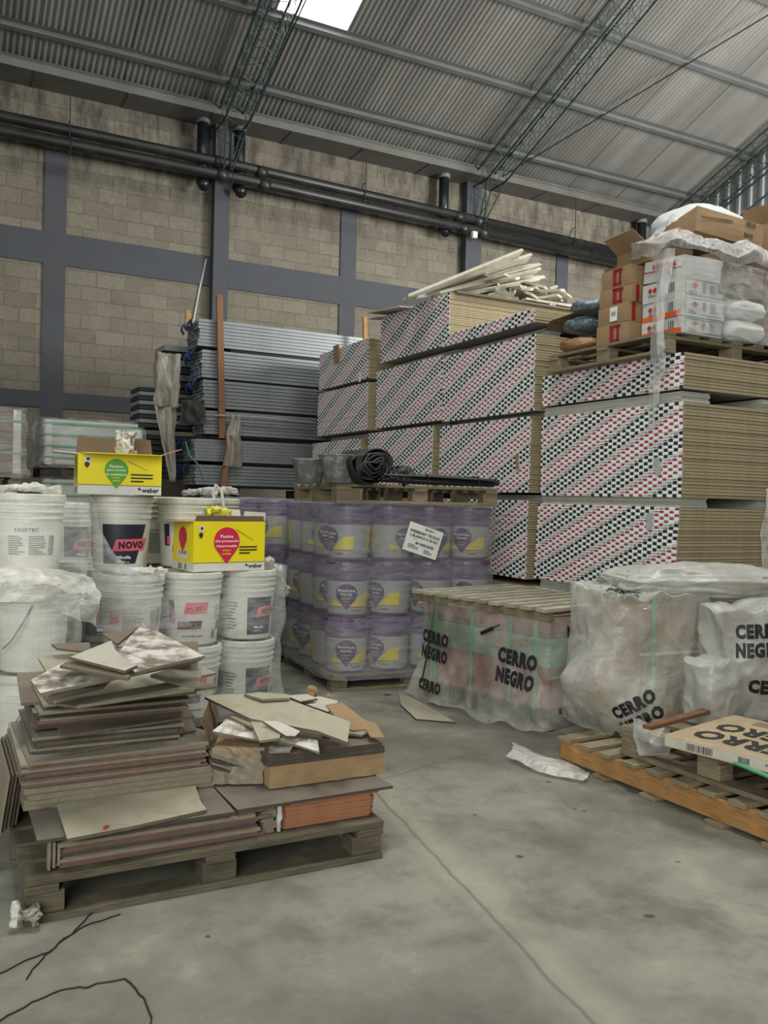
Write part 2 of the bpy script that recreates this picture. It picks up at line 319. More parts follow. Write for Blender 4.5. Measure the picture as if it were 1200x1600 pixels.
# text ----------------------------------------------------------------
_tc = {}
def text2d(string, bold=0.02, res=2):
    key = (string, bold, res)
    if key not in _tc:
        cu = bpy.data.curves.new('t', 'FONT'); cu.body = string; cu.offset = bold; cu.space_character = 1+max(0, bold-.02)*3.2; cu.resolution_u = res; cu.fill_mode = 'FRONT'
        o = bpy.data.objects.new('t', cu); COL.objects.link(o); dg = bpy.context.evaluated_depsgraph_get()
        me = bpy.data.meshes.new_from_object(o.evaluated_get(dg)); vs = [(v.co.x, v.co.y) for v in me.vertices]; fs = [tuple(p.vertices) for p in me.polygons]
        bpy.data.objects.remove(o); bpy.data.curves.remove(cu); bpy.data.meshes.remove(me)
        if not vs: vs = [(0, 0)]
        x0 = min(v[0] for v in vs); x1 = max(v[0] for v in vs); y0 = min(v[1] for v in vs); y1 = max(v[1] for v in vs)
        _tc[key] = ([((v[0]-(x0+x1)/2)/(x1-x0+1e-9), (v[1]-(y0+y1)/2)/(y1-y0+1e-9)) for v in vs], fs)
    return _tc[key]
class Decal:      # flat artwork in (u, v), mapped onto a plane, a bucket or a draped sheet
    def __init__(s): s.v = []; s.f = []
    def poly(s, pts):
        o = len(s.v); s.v += list(pts); s.f.append(tuple(range(o, o+len(pts)))); return s
    def rect(s, u, v, w, h, sk=0.0): return s.poly([(u-w/2, v-h/2), (u+w/2, v-h/2), (u+w/2+sk, v+h/2), (u-w/2+sk, v+h/2)])
    def text(s, st, u, v, w, h, rot=0.0, bold=0.02, res=2, sk=0.0):
        vs, fs = text2d(st, bold, res); o = len(s.v); c, n = math.cos(rot), math.sin(rot)
        for a, b in vs:
            a, b = a*w+b*h*sk, b*h; s.v.append((u+a*c-b*n, v+a*n+b*c))
        s.f += [tuple(i+o for i in f) for f in fs]; return s
    def lines(s, u, v, w, h, n, seed=1):
        rn = random.Random(seed); p = h/n
        for i in range(n): ww = w*rn.uniform(0.55, 1); s.rect(u-(w-ww)/2, v+h/2-(i+.5)*p, ww, p*0.45)
        return s
    def bars(s, u, v, w, h, n=14, seed=1):
        rn = random.Random(seed); x = u-w/2; p = w/n
        for i in range(n): s.rect(x+(i+.5)*p, v, p*rn.uniform(.3, .75), h)
        return s
    def pin(s, u, v, r, n=22):
        pts = [(u+r*math.cos(R(-40+260*i/n)), v+r*math.sin(R(-40+260*i/n))) for i in range(n+1)]; pts.append((u, v-r*1.62)); return s.poly(pts)
    def refined(s, step):
        bm = bmesh.new(); vv = [bm.verts.new((a, b, 0)) for a, b in s.v]
        for f in s.f:
            try: bm.faces.new([vv[i] for i in f])
            except ValueError: pass
        us = [a for a, b in s.v]
        if step:
            x = min(us)+step
            while x < max(us):
                bmesh.ops.bisect_plane(bm, geom=bm.verts[:]+bm.edges[:]+bm.faces[:], plane_co=(x, 0, 0), plane_no=(1, 0, 0)); x += step
        bm.verts.index_update(); vs = [(v.co.x, v.co.y) for v in bm.verts]; fs = [tuple(v.index for v in f.verts) for f in bm.faces]; bm.free(); return vs, fs
    def build(s, name, mat, parent, mapping, step=0.0):
        vs, fs = s.refined(step) if step else (s.v, s.f); m = MB(); m.add([tuple(mapping(a, b)) for a, b in vs], fs); return m.build(name, mat, parent)
def plane(o, ex, ey, off=0.002):
    o = Vector(o); ex = Vector(ex).normalized(); ey = Vector(ey).normalized(); n = ex.cross(ey)*off
    return lambda a, b: o+ex*a+ey*b+n
def onto(bvh, o, ex, ey, off=0.004, back=0.6):
    o = Vector(o); ex = Vector(ex).normalized(); ey = Vector(ey).normalized(); n = ex.cross(ey)
    def f(a, b):
        p = o+ex*a+ey*b; h = bvh.ray_cast(p+n*back, -n, back*2)
        return (h[0]+n*off) if h[0] is not None else p
    return f
def bvh_of(mb): return BVHTree.FromPolygons([Vector(v) for v in mb.v], mb.f)
def cyl(r0, slope, z0, off, a0=-math.pi/2):
    def f(u, v):
        r = r0+slope*v+off; t = a0+u/r0; return Vector((r*math.cos(t), r*math.sin(t), v))
    return f
# ------------------------------------------------------------------ setting
XL, XR, YB, YW = -4.0, 12.95, -8.0, 12.8
SL = 0.405; ZE = 6.95; YE = 12.45
def zroof(Y): return ZE+SL*(YE-Y) if Y > 1 else ZE+SL*(YE-1)-SL*(1-Y)
struct(MB().bb(XL, XR+.2, YB, YW+.2, -0.2, 0).build('floor', 'concrete'))
struct(MB().bb(XL, XR+.2, YW, YW+.2, 0, 7.2).build('wall_back', 'block_wall'))
def corr():
    m = MB(); pitch = 0.076; nx = int((XR-XL)/pitch*8)
    ys = [12.78, 10.8, 6, 1, -4, YB]; vs = []; fs = []
    for y in ys:
        for i in range(nx+1): x = XL+i*pitch/8; vs.append((x, y, zroof(y)+0.012*math.sin(2*math.pi*x/pitch)))
    for j in range(len(ys)-1):
        for i in range(nx): fs.append((j*(nx+1)+i, (j+1)*(nx+1)+i, (j+1)*(nx+1)+i+1, j*(nx+1)+i+1))
    m.add(vs, fs); return m
# leave out the sheet where the roof strip is
c = corr(); cm = MB(); cm.v = c.v; keep = []
for f in c.f:
    x = sum(c.v[i][0] for i in f)/4; y = sum(c.v[i][1] for i in f)/4
    if not (3.86 < x < 4.86 and 6 < y < 10.8): keep.append(f)
cm.f = keep; cm.mi = [0]*len(keep); struct(cm.build('ceiling', 'roof_sheet', smooth=True))
pm = MB(); pm.add([(3.8, 10.85, zroof(10.85)+.02), (4.9, 10.85, zroof(10.85)+.02), (4.9, 5.9, zroof(5.9)+.02), (3.8, 5.9, zroof(5.9)+.02),
                   (3.8, 10.85, zroof(10.85)+.03), (4.9, 10.85, zroof(10.85)+.03), (4.9, 5.9, zroof(5.9)+.03), (3.8, 5.9, zroof(5.9)+.03)], [(0, 3, 2, 1), (4, 5, 6, 7), (0, 1, 5, 4), (1, 2, 6, 5), (2, 3, 7, 6), (3, 0, 4, 7)])
struct(pm.build('window_1', 'skylight_panel'))
# right-hand gable wall of ribbed sheet
m = MB(); n = 0; y = YW; pts = []
while y > 4:
    for dy, dx in ((0, 0), (.12, 0), (.14, .03), (.2, .03), (.22, 0)): pts.append((XR-dx, y-dy))
    y -= .25
vs = []; fs = []
for a, b in pts: vs += [(a, b, 0), (a, b, zroof(b)-.02)]
for i in range(len(pts)-1): fs.append((2*i, 2*i+2, 2*i+3, 2*i+1))
m.add(vs, fs); struct(m.build('wall_right', 'metal_sheet'))
tn = 0
def trim(mb, mat, **k):
    global tn; tn += 1; return struct(mb.build('trim_%d' % tn, mat, **k))
for z0, z1 in ((4.44, 4.88), (2.46, 2.68), (0, .3)): trim(MB().bb(XL, XR, YW-.025, YW+.01, z0, z1), 'beam_paint')
for x0, x1 in ((-3.1, -2.8), (1.29, 1.58), (5.76, 6.04), (10.13, 10.4)): trim(MB().bb(x0, x1, YW-.027, YW+.01, 0, 6.0), 'beam_paint')
for x0, x1 in ((-.75, -.52), (3.63, 3.86), (8.05, 8.37), (12.45, 12.75)): trim(MB().bb(x0, x1, YW-.17, YW+.01, 0, 6.9), 'beam_paint')
# gutter: soffit, lip and the joints of its lengths
g = MB().bb(XL, XR, 12.30, 12.8, 6.80, 6.83).bb(XL, XR, 12.28, 12.30, 6.80, 6.93).bb(XL, XR, 12.28, 12.34, 6.90, 6.95)
for i in range(14): g.bb(XL+.3+i*1.2, XL+.32+i*1.2, 12.29, 12.8, 6.79, 6.80)
trim(g, 'gutter')
trim(MB().bb(XL, XR, 12.55, 12.8, 6.9, 7.2), 'dark_sheet')
for Y in (11.88, 10.79, 9.64, 8.5, 7.35, 6.2, 5.05, 3.9):
    z = zroof(Y)-.018; a = math.atan(SL); m = MB()
    for (dy, dz, w, h) in ((0, -.055, .006, .11), (-.028, -.003, .056, .006), (-.028, -.107, .056, .006), (-.055, -.098, .005, .02)):
        m.box((XL/2+XR/2, Y+dy, z+dz-dy*SL*1.0), (XR-XL, w, h), rx=-a if w > h else 0)
    trim(m, 'purlin')
# ------------------------------------------------------------------ roof trusses
def truss(X, label, w=.35, h=.36):
    t = thing('roof_truss', label, 'roof truss', (X, 12.55, 6.3), 0, 'lattice roof trusses')
    def P(s, a, b):   # s along slope, a side, b drop
        Y = 12.45-s; return Vector((a*w/2, Y-12.55, zroof(Y)-.14-b-6.3))
    L = 10.0 if X < 12 else 8.0
    for a in (-1, 1):
        for b in (0, h):
            MB().tube([P(0.05, a, b*.55), P(.5, a, b), P(L, a, b)], .016, 6).build('chord', 'truss_green', t)
    m = MB(); st = .27; n = int(L/st); r = .0065
    for i in range(n):
        s0 = .1+i*st; s1 = s0+st/2; s2 = s0+st; k = min(1, .6+s0)
        for b in (0, h*k): m.tube([P(s0, -1, b), P(s1, 1, b), P(s2, -1, b)], r, 4, cap=False)
        for a in (-1, 1): m.tube([P(s0, a, 0), P(s1, a, h*k), P(s2, a, 0)], r, 4, cap=False)
    m.build('lacing', 'truss_green', t)
    m = MB()
    for a in (-1, 1):
        m.tube([P(.05, a, .2), P(.0, a*.3, .75)], .012, 5).tube([P(.5, a, h), P(.02, a*.3, .8)], .012, 5)
    for i in range(2): m.tube([P(.05+.2*i, -1, .3), P(.05+.2*i, 1, .45)], .008, 4)
    m.build('foot_bracket', 'truss_green', t)
    return t
truss(-.63, 'dark green lattice truss beyond the left edge of the photo'); truss(3.75, 'dark green lattice roof truss landing on the column left of centre')
truss(8.2, 'dark green lattice roof truss landing on the column behind the scrap pile'); 
t = truss(12.6, 'dark lattice truss against the ribbed gable wall at far right')
mm = MB()
def Q(s, b): Y = 12.4-s; return (0, Y-12.55, zroof(Y)-.15-b-6.3)
m = MB(); m.tube([Q(0, .55), Q(8, .75)], .02, 6)
for i in range(26): m.tube([Q(i*.3, .4), Q(i*.3+.15, .58), Q(i*.3+.3, .4)], .01, 4, cap=False)
m.tube([Q(.2, 1.0), Q(8, .95)], .02, 5)
m.build('lower_lacing', 'truss_green', t)
def roofpt(x, y):      # where the line of sight meets the plane just below the roof
    d = ray(x, y); k = (ZE-.16+SL*YE-H)/(d.z+SL*d.y); return EYE+d*k
for (a, b, nm) in (((384, 205), (478, 0), 'thin steel brace rod running up from the truss left of centre'), ((775, 282), (1196, 26), 'long thin steel brace rod crossing the roof at upper right')):
    p, q = roofpt(*a), roofpt(*b); q = q+(q-p)*.3
    tag(MB().tube([p, q], .011, 6).build('brace_rod', 'steel_dark'), nm, 'brace rod', 'roof brace rods')
# ------------------------------------------------------------------ pipes on the wall
def pipe(Y, z, r, label):
    t = thing('drain_pipe', label, 'pipe', (0, Y, z))
    MB().tube([(XL, 0, .015), (4, 0, 0), (XR-.4, 0, -.15)], r, 14).build('pipe_run', 'pipe_black', t, smooth=True)
    for x in (-1.2, 3.55, 4.2, 7.7, 8.1, 11.6): MB().tube([(x, 0, -.017*x+.05 if x > 4 else 0.0), (x+.16, 0, -.017*(x+.16)+.05 if x > 4 else 0)], r+.012, 14).build('joint', 'pipe_black', t, smooth=True)
pipe(12.45, 6.18, .075, 'upper of the two long black pipes under the eaves'); pipe(12.3, 5.94, .075, 'lower of the two long black pipes under the eaves')
for x in (1.55, 3.78, 5.98, 8.25, 10.2):
    t = thing('pipe_hanger', 'thin wire hanger holding the black pipes, %s' % {1.55: 'leftmost in view', 3.78: 'in front of the column left of centre', 5.98: 'midway between the two full columns', 8.25: 'above the scrap pile', 10.2: 'nearest the stacked cartons'}[x], 'hanger', (x, 12.36, 5.75), 0, 'pipe hangers')
    MB().tube([(0, 0, 0), (0, 0, 1.1)], .008, 5).build('rod', 'steel_dark', t)
    MB().tube([(0, -.06, .07), (0, -.14, .19), (0, -.06, .3), (0, .1, .3), (0, .16, .45), (0, .09, .55), (0, 0, .55)], .008, 5).build('clamp', 'steel_dark', t)
t = thing('junction_box', 'small white box on the pipes above the scrap pile', 'junction box', tuple(gy(741, 367, 12.2)))
MB().box((0, 0, 0), (.1, .06, .11)).build('box_body', 'box_white', t, bevel=.008); MB().box((0, -.034, 0), (.08, .01, .09)).build('cover', 'box_white', t)
for x, nm in ((3.42, 'left of the column left of centre'), (3.98, 'right of the column left of centre'), (7.55, 'left of the column behind the scrap pile'), (12.0, 'near the far right corner')):
    t = thing('downpipe', 'short black downpipe under the gutter, '+nm, 'downpipe', (x, 12.58, 5.9), 0, 'gutter downpipes')
    MB().tube([(0, 0, 0), (0, 0, .86)], .085, 14).build('pipe_run', 'pvc', t, smooth=True); MB().tube([(0, 0, .84), (0, 0, .92)], .1, 14).build('socket', 'cap_grey', t, smooth=True)
    MB().tube([(0, 0, 0), (0, -.12, -.1)], .085, 12).build('elbow', 'pvc', t, smooth=True)
m = MB(); m.tube([gy(322, 405, 12.78), gy(317, 430, 12.78), gy(312, 450, 12.78), gy(303, 497, 12.78), gy(300, 510, 12.78)], .012, 5)
tag(m.build('hanging_cable', 'rope_white'), 'thin pale cable hanging down the wall beside the column left of centre', 'cable')
# ------------------------------------------------------------------ pallets
def pallet(label, loc, rz, L=1.2, D=1.0, nb=7, wood_='wood_grey', h=.14, bw=.1, group=None, over=0.0, blocks=True, tb=.02, name='wooden_pallet'):
    t = thing(name, label, 'pallet', loc, rz, group)      # deck boards run along local x
    for i in range(nb):
        y = -D/2+bw/2+i*(D-bw)/(nb-1); MB().box((random.uniform(-.004, .004), y, h-tb/2), (L+over, bw*random.uniform(.9, 1), tb), rz=random.uniform(-.006, .006)).build('deck_board', wood_, t, bevel=.002)
    for x in (-L/2+.05, 0, L/2-.05): MB().bb(x-.05, x+.05, -D/2, D/2, h-2*tb-.001, h-tb-.001).build('cross_board', wood_, t, bevel=.002)
    for x in (-L/2+.06, 0, L/2-.06):
        for y in (-D/2+.055, 0, D/2-.055): MB().bb(x-.058, x+.058, y-.045, y+.045, tb, h-2*tb).build('block', wood_, t, bevel=.003)
    for y in (-D/2+.05, 0, D/2-.05): MB().bb(-L/2, L/2, y-.05, y+.05, 0, tb).build('bottom_board', wood_, t, bevel=.002)
    return t
# ------------------------------------------------------------------ plasterboard: taped pairs, each a thing
FX = 4.1; HP = 0.0205
ORD = 'topmost second third fourth fifth sixth seventh eighth ninth tenth eleventh twelfth thirteenth fourteenth fifteenth sixteenth seventeenth eighteenth nineteenth twentieth twenty-first twenty-second twenty-third twenty-fourth twenty-fifth twenty-sixth twenty-seventh twenty-eighth twenty-ninth thirtieth thirty-first thirty-second'.split()
def nth(i): return 'topmost' if i == 0 else ORD[i]+' from the top'
_wm = {}
def word_mesh(k, Wd):
    key = (k % 14, Wd)
    if key not in _wm:
        dc = Decal()
        for c in (5.9, 12.9):
            for j in range(-4, 5):
                u = ((c+(k % 14))*.042) % .588+j*.588
                if abs(u) < Wd/2-.06: dc.text('PLACA STD', u, 0, .068, .0105, 0, .012, 1)
        m = MB(); m.add([(-.0012, -a, b) for a, b in dc.v], dc.f); _wm[key] = m.mesh('lettering', 'ink')
    return _wm[key]
def board_proto(L, Wd, near=False):
    m = MB(); z = .0087; m.bb(0.004, L, -Wd/2, Wd/2, -z, z, mi=1)
    f = m.f; mi = m.mi; mi[2] = 0; mi[4] = 0       # long sides are tan paper
    me = m.mesh('plasterboard_pair', ['tan_edge', 'board_back', 'gypsum'])
    t = MB(); s = Wd/2-.002; hz = HP/2-.0003
    prof = [(.02, hz-.001), (.003, hz), (0, hz*.7), (0, -hz*.7), (.003, -hz), (.02, -hz+.001)]
    vs = []
    for x, zz in prof: vs += [(x, -s, zz), (x, s, zz)]
    fs = [(2*i, 2*i+2, 2*i+3, 2*i+1) for i in range(5)]+[(0, 1, 11, 10), (0, 10, 8, 6, 4, 2), (1, 3, 5, 7, 9, 11)]
    t.add(vs, fs); te = t.mesh('end_tape', 'printed_tape_near' if near else 'printed_tape'); return me, te
PB = {}
def copy_board(r, loc, rz):
    o = r.copy(); COL.objects.link(o); o.location = loc; o.rotation_euler = (0, 0, rz)
    c = [c for c in r.children if c.name.startswith('end_tape')][0].copy(); COL.objects.link(c); c.parent = o; return o
def bundle(label, y0, y1, z0, z1, L=2.6, x0=FX, jit=.004, drift=0.0, rz=0, near=False):
    Wd = round(y1-y0, 3); key = (Wd, L, near)
    if key not in PB:
        me, te = board_proto(L, Wd, near); r = bpy.data.objects.new('plasterboard_pair', me); COL.objects.link(r); c = link('end_tape', te, r); PB[key] = [r, False]
    r, used = PB[key]; n = int(round((z1-z0)/HP)); k0 = round(z0/HP)
    for i in range(n):
        loc = (x0+random.uniform(-.0015, .0015), (y0+y1)/2+random.uniform(-jit, jit)+drift*i, (k0+i+.5)*HP)
        if not PB[key][1]: o = r; o.location = loc; o.rotation_euler = (0, 0, rz); tag(o, label, 'plasterboard'); PB[key][1] = True
        else: o = copy_board(r, loc, rz)
        o['label'] = 'plasterboard pair %s in the %s' % (nth(n-1-i), label); o['group'] = 'plasterboards in the '+label
        if near: link('lettering', word_mesh(k0+i, Wd), o)
    return (k0)*HP, (k0+n)*HP
def spacer(label, x, y0, y1, z0, z1, w=.12, n=4):
    t = thing('spacer_strip', label, 'spacer', (x, (y0+y1)/2, z0), 0, 'spacers between the plasterboard bundles')
    p = (z1-z0)/n
    for i in range(n): MB().box((random.uniform(-.006, .006), random.uniform(-.01, .01), (i+.5)*p), (w, y1-y0, p*.93)).build('strip', 'spacer', t)
Rb = []
Rb.append(bundle('lowest bundle of the nearest stack', 3.93, 5.33, .11, .68))
Rb.append(bundle('third bundle of the nearest stack', 3.93, 5.34, .74, 1.31, drift=-.001, near=True))
Rb.append(bundle('second bundle of the nearest stack', 3.89, 5.29, 1.38, 1.97, drift=.0003, near=True))
Rb.append(bundle('thin top bundle of the nearest stack', 3.90, 5.30, 2.04, 2.27, near=True))
for z0, z1, nm in ((.68, .74, 'lowest'), (1.312, 1.378, 'middle'), (1.972, 2.038, 'upper')):
    for x, w in ((FX+.14, .24), (FX+.80, .14), (FX+1.5, .14)): spacer('pale strip spacer in the %s gap of the nearest plasterboard stack, %s' % (nm, {FX+.14: 'at the printed end', FX+.80: 'second from the end', FX+1.5: 'third from the end'}[x]), x, 3.92, 5.28, z0, z1, w)
bundle('fourth bundle of the middle stack', 5.44, 6.80, .72, 1.33)
bundle('third bundle of the middle stack', 5.43, 6.79, 1.385, 1.975, jit=.003)
bundle('second bundle of the middle stack', 5.40, 6.76, 2.035, 2.63, jit=.005)
bundle('thin slipped bundle topping the middle stack', 5.38, 6.74, 2.70, 2.80, x0=FX-.03)
bundle('third bundle of the tallest stack', 6.92, 8.26, 1.385, 1.99)
bundle('second bundle of the tallest stack', 6.77, 8.10, 2.05, 2.635)
bundle('top bundle of the tallest stack', 6.68, 8.02, 2.72, 3.185, x0=FX)
bundle('third bundle of the leftmost stack', 8.46, 9.78, 1.75, 1.975)
bundle('second bundle of the leftmost stack', 8.30, 9.65, 2.04, 2.55, jit=.003)
bundle('top bundle of the leftmost stack', 8.31, 9.63, 2.60, 3.035, jit=.003)
for y0, y1, z0, z1, nm in ((5.45, 6.75, 1.335, 1.38, 'middle stack, lower gap'), (5.45, 6.75, 1.98, 2.03, 'middle stack, middle gap'), (5.45, 6.7, 2.635, 2.695, 'middle stack, top gap'), (6.9, 8.0, 1.995, 2.045, 'tallest stack, lower gap'),
                           (6.75, 8.0, 2.64, 2.715, 'tallest stack, upper gap'), (8.35, 9.6, 1.98, 2.035, 'leftmost stack, lower gap'), (8.35, 9.6, 2.555, 2.597, 'leftmost stack, upper gap')):
    for x, q in ((FX+.22, 'near the printed end'), (FX+1.2, 'further in')): spacer('pale strip spacer in the %s, %s' % (nm, q), x, y0, y1, z0, z1, .12, 3)
# lowest tiers, hidden behind the crates and the bucket pallets
for y0, y1, nm, z1 in ((5.44, 6.80, 'middle', .67), (6.9, 8.26, 'tallest', 1.33), (8.44, 9.8, 'leftmost', 1.70)):
    tag(MB().bb(0, 2.6, y0, y1, .1, z1, mi=0).build('plasterboard_bundle', 'tan_edge', loc=(FX, 0, 0)), 'hidden low plasterboard bundle at the foot of the %s stack' % nm, 'plasterboard')
for y, nm in ((4.6, 'nearest'), (6.1, 'middle'), (7.6, 'tallest'), (9.1, 'leftmost')):
    t = thing('timber_bearer', 'dark timber bearers under the %s plasterboard stack' % nm, 'bearer', (FX+1.3, y, 0))
    for x in (-1.0, 0, 1.0): MB().box((x, 0, .05), (.12, 1.25, .098)).build('beam', 'wood_dark', t, bevel=.004)
# slabs on top
def slab(name, label, cat, pts, z, th, mats, group=None, tilt=None, bevel=0.0):
    c = sum((Vector((p[0], p[1], 0)) for p in pts), Vector())/len(pts)
    m = MB(); m.prism([(p[0]-c.x, p[1]-c.y) for p in pts], 0, th, 0, 1 if not isinstance(mats, str) else 0)
    o = m.build(name, mats, loc=(c.x, c.y, z), bevel=bevel)
    if tilt: o.rotation_euler = tilt
    return tag(o, label, cat, group)
zt = 3.19
slab('fiber_board', 'thin dark board lying on the tallest plasterboard stack under the scraps', 'board', [(4.15, 6.64), (6.7, 6.62), (6.7, 7.9), (4.2, 7.9)], zt, .02, ['cardboard_dark', 'edge_brown'])
o = slab('plasterboard_offcut', 'curled pale plasterboard offcut overhanging the far end of the tallest stack', 'plasterboard offcut', [(3.95, 7.35), (4.3, 7.35), (4.3, 8.2), (4.0, 8.15)], zt+.03, .014, 'gypsum', 'plasterboard offcuts on the stack edge', (R(6), R(-3), 0)); 
slab('plasterboard_offcut', 'small curled plasterboard scrap at the far top corner of the tallest stack', 'plasterboard offcut', [(4.0, 7.9), (4.25, 7.85), (4.25, 8.2), (4.02, 8.15)], zt+.005, .012, 'gypsum', None, (R(3), R(-6), 0))
# scrap pile: strips of board fanned over the tallest stack
rn = random.Random(4); sp = thing
def strip(p, q, w, th, label, k, group='plasterboard strips heaped on the tallest stack', roll=0.0):
    p, q = Vector(p), Vector(q); d = q-p; L = d.length
    m = MB(); n = 2
    for i in range(n): m.box((0, 0, (i-.5)*th*1.05), (L-rn.uniform(0, .04)*i, w, th), mi=0)
    o = m.build('plasterboard_strip', 'gypsum', bevel=.0015); o.location = (p+q)/2
    o.rotation_euler = (Matrix.Rotation(roll, 3, d.normalized()) @ d.to_track_quat('X', 'Z').to_matrix()).to_euler()
    return tag(o, label, 'plasterboard strip', group)
def PX(x, y, X=4.9): return gx(x, y, X)
fan = [((634, 468), (812, 396), .16), ((650, 462), (826, 403), .14), ((660, 462), (838, 413), .15), ((680, 462), (838, 424), .13), ((690, 460), (826, 420), .16), ((700, 462), (842, 432), .15), ((715, 462), (834, 436), .12), ((640, 466), (780, 440), .13)]
for i, (a, b, w) in enumerate(fan):
    p = gy(a[0], a[1], 7.0+.05*(i % 3)); q = gy(b[0], b[1], 6.72+.09*i)
    strip(p, q, w+.05, .0125, 'long pale plasterboard strip, %s in the fan rising over the scrap heap' % nth(i), i, 'long strips fanned on the scrap heap', R(rn.uniform(-14, 14)))
for i in range(46):
    u = rn.random(); x = 752+125*u; top = 438+22*max(0, (u-.45))*2-8*math.sin(u*9); y = rn.uniform(top, 474+12*u)
    c0 = gy(x, y, 6.72+rn.uniform(0, .45)); c0.z = max(c0.z, zt+.04); a = rn.uniform(-.55, .9); L = rn.uniform(.22, .55); d = Vector((math.sin(a)*L/2, math.cos(a)*L/2, rn.uniform(-.02, .07)))
    strip(c0-d*.5, c0+d*1.2, rn.uniform(.05, .11), .0125, 'short broken plasterboard strip in the tumbled right half of the scrap heap', i, 'short broken strips in the scrap heap', R(rn.uniform(-25, 25)))
for i in range(5):
    c0 = gy(882+i*7, 478+i, 6.75+.03*i); strip(c0+Vector((-.5, 0, .0)), c0+Vector((.7, .05, .01)), .09, .01, 'low pale plasterboard strip trailing right of the scrap heap, %s nearest the camera' % ['first', 'second', 'third', 'fourth', 'fifth'][i], i, 'strips trailing right from the scrap heap', 0)
# brown fibre scrap and paper tag on the leftmost stack
tag(MB().box((0, 0, 0), (.012, .15, .2)).build('cardboard_scrap', 'cardboard', loc=gx(526, 553, 4.085), rot=(0, R(-3), 0)), 'tan cardboard scrap hanging over the small leftmost stack', 'cardboard scrap')
tag(MB().box((0, 0, 0), (.004, .03, .1)).build('paper_tag', 'ink_white', loc=gx(562, 590, 4.09)), 'white paper tag between bundles of the small leftmost stack', 'tag')
tag(MB().box((0, 0, 0), (.004, .055, .11)).build('paper_tag', 'label_grey', loc=gx(1015, 815, 4.095), rot=(R(4), 0, 0)), 'pale printed tag stuck on the third bundle of the nearest stack', 'tag')
tag(MB().box((0, 0, 0), (.004, .05, .11)).build('paper_tag', 'label_grey', loc=gx(1027, 728, 4.095), rot=(R(-12), 0, 0)), 'crumpled white tag on the second bundle of the nearest stack', 'tag')
tag(MB().box((0, 0, 0), (.004, .04, .11)).build('paper_tag', 'cardboard', loc=gx(808, 722, 4.095), rot=(R(-8), 0, 0)), 'small tan tag on the middle plasterboard stack', 'tag')
# ------------------------------------------------------------------ galvanised studs behind the plasterboard
def stud_mesh(L=3.2):
    t = .0015; w = .068; h = .034; m = MB()
    pr = [(-w/2+.012, h), (-w/2, h), (-w/2, 0), (w/2, 0), (w/2, h), (w/2-.012, h)]   # (y, z)
    vs = []; 
    for y, z in pr: vs += [(0, y, z), (L, y, z)]
    inn = [(-w/2+.012, h-.003), (-w/2+.003, h-.003), (-w/2+.003, .003), (w/2-.003, .003), (w/2-.003, h-.003), (w/2-.012, h-.003)]
    for y, z in inn: vs += [(0, y, z), (L, y, z)]
    fs = [(2*i, 2*i+2, 2*i+3, 2*i+1) for i in range(5)]+[(12+2*i, 12+2*i+1, 12+2*i+3, 12+2*i+2) for i in range(5)]
    fs += [(2*i, 12+2*i, 12+2*i+2, 2*i+2) for i in range(5)]
    m.add(vs, fs, 0); return m.mesh('steel_stud', 'steel')
sm = stud_mesh(); first = None
tiers = [(3.055, 3.375, 2.72, 'top'), (2.69, 3.02, 2.76, 'second'), (2.34, 2.67, 2.79, 'third'), (2.03, 2.31, 2.81, 'fourth'), (1.71, 1.97, 2.70, 'fifth'), (1.43, 1.67, 2.71, 'lowest visible')]
for z0, z1, x0, nm in tiers:
    n = int((z1-z0)/.037)
    for i in range(n):
        for j in range(6):
            o = bpy.data.objects.new('steel_stud', sm); COL.objects.link(o)
            o.location = (x0+random.uniform(-.012, .012)-(.0 if j else 0), 10.035+j*.088+random.uniform(-.002, .002), z0+i*(z1-z0)/n)
            tag(o, ('steel stud %s, front of the %s bundle by tall stake' % (nth(n-1-i), nm)) if j == 0 else 'galvanised steel stud behind the front column of the %s bundle' % nm, 'steel stud', 'studs of the %s bundle' % nm)
    t = thing('blue_end_wrap', 'blue and black plastic wrap over the stud ends of the %s bundle' % nm, 'wrap', (x0-.03, 10.3, z1), 0)
    for k in range(4):
        m = MB(); m.grid(lambda u, v: (-.02-.035*math.sin(v*3)+.015*nz((u*3, v*3, k)), -.27+k*.13+u*.1+.02*nz((u*4, v*2, k+5)), .01-v*(.1+.03*k % .05)), 6, 6)
        m.build('fold', 'blue_wrap' if z0 > 2.2 or k % 2 else 'steel_dark', t, smooth=True)
    m = MB().bb(x0+.4, x0+3.1, 10.03, 10.5, z0-.03, z0-.005); tag(m.build('timber_bearer', 'strap_black'), 'dark bearer under the %s stud bundle' % nm, 'bearer')
t = thing('timber_bearer', 'dark bearers carrying the big stud stack', 'bearer', (4.2, 10.27, 0))
for x in (-1.2, 0, 1.2): MB().box((x, 0, .695), (.3, .5, 1.39)).build('beam', 'wood_dark', t)
# stud bundles further back, left
def stud_bundle(label, p, w, h, L, mat='steel', nx=6, nzz=6):
    t = thing('stud_bundle', label, 'stud bundle', p, 0)
    for k in range(nzz):
        m = MB()
        for j in range(nx): m.bb(-.01*(j % 2), L, j*w/nx, (j+.85)*w/nx, k*h/nzz, k*h/nzz+h/nzz*.8)
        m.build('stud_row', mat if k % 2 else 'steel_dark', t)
    return t
a = gy(252, 560, 10.9); stud_bundle('upper stud bundle behind the big stack, its bright ends showing', (a.x, 10.75, 2.63), .5, .54, 1.4, 'steel', 7, 6)
stud_bundle('stud bundle wrapped in grey plastic on the far left of the stud stacks', (gy(212, 700, 10.9).x, 10.75, 2.12), .5, .5, 1.2, 'steel', 6, 9)
stud_bundle('dark lower stud bundle below the plastic-draped one', (gy(226, 740, 10.9).x, 10.75, 1.5), .5, .55, 1.2, 'steel_dark', 6, 8)
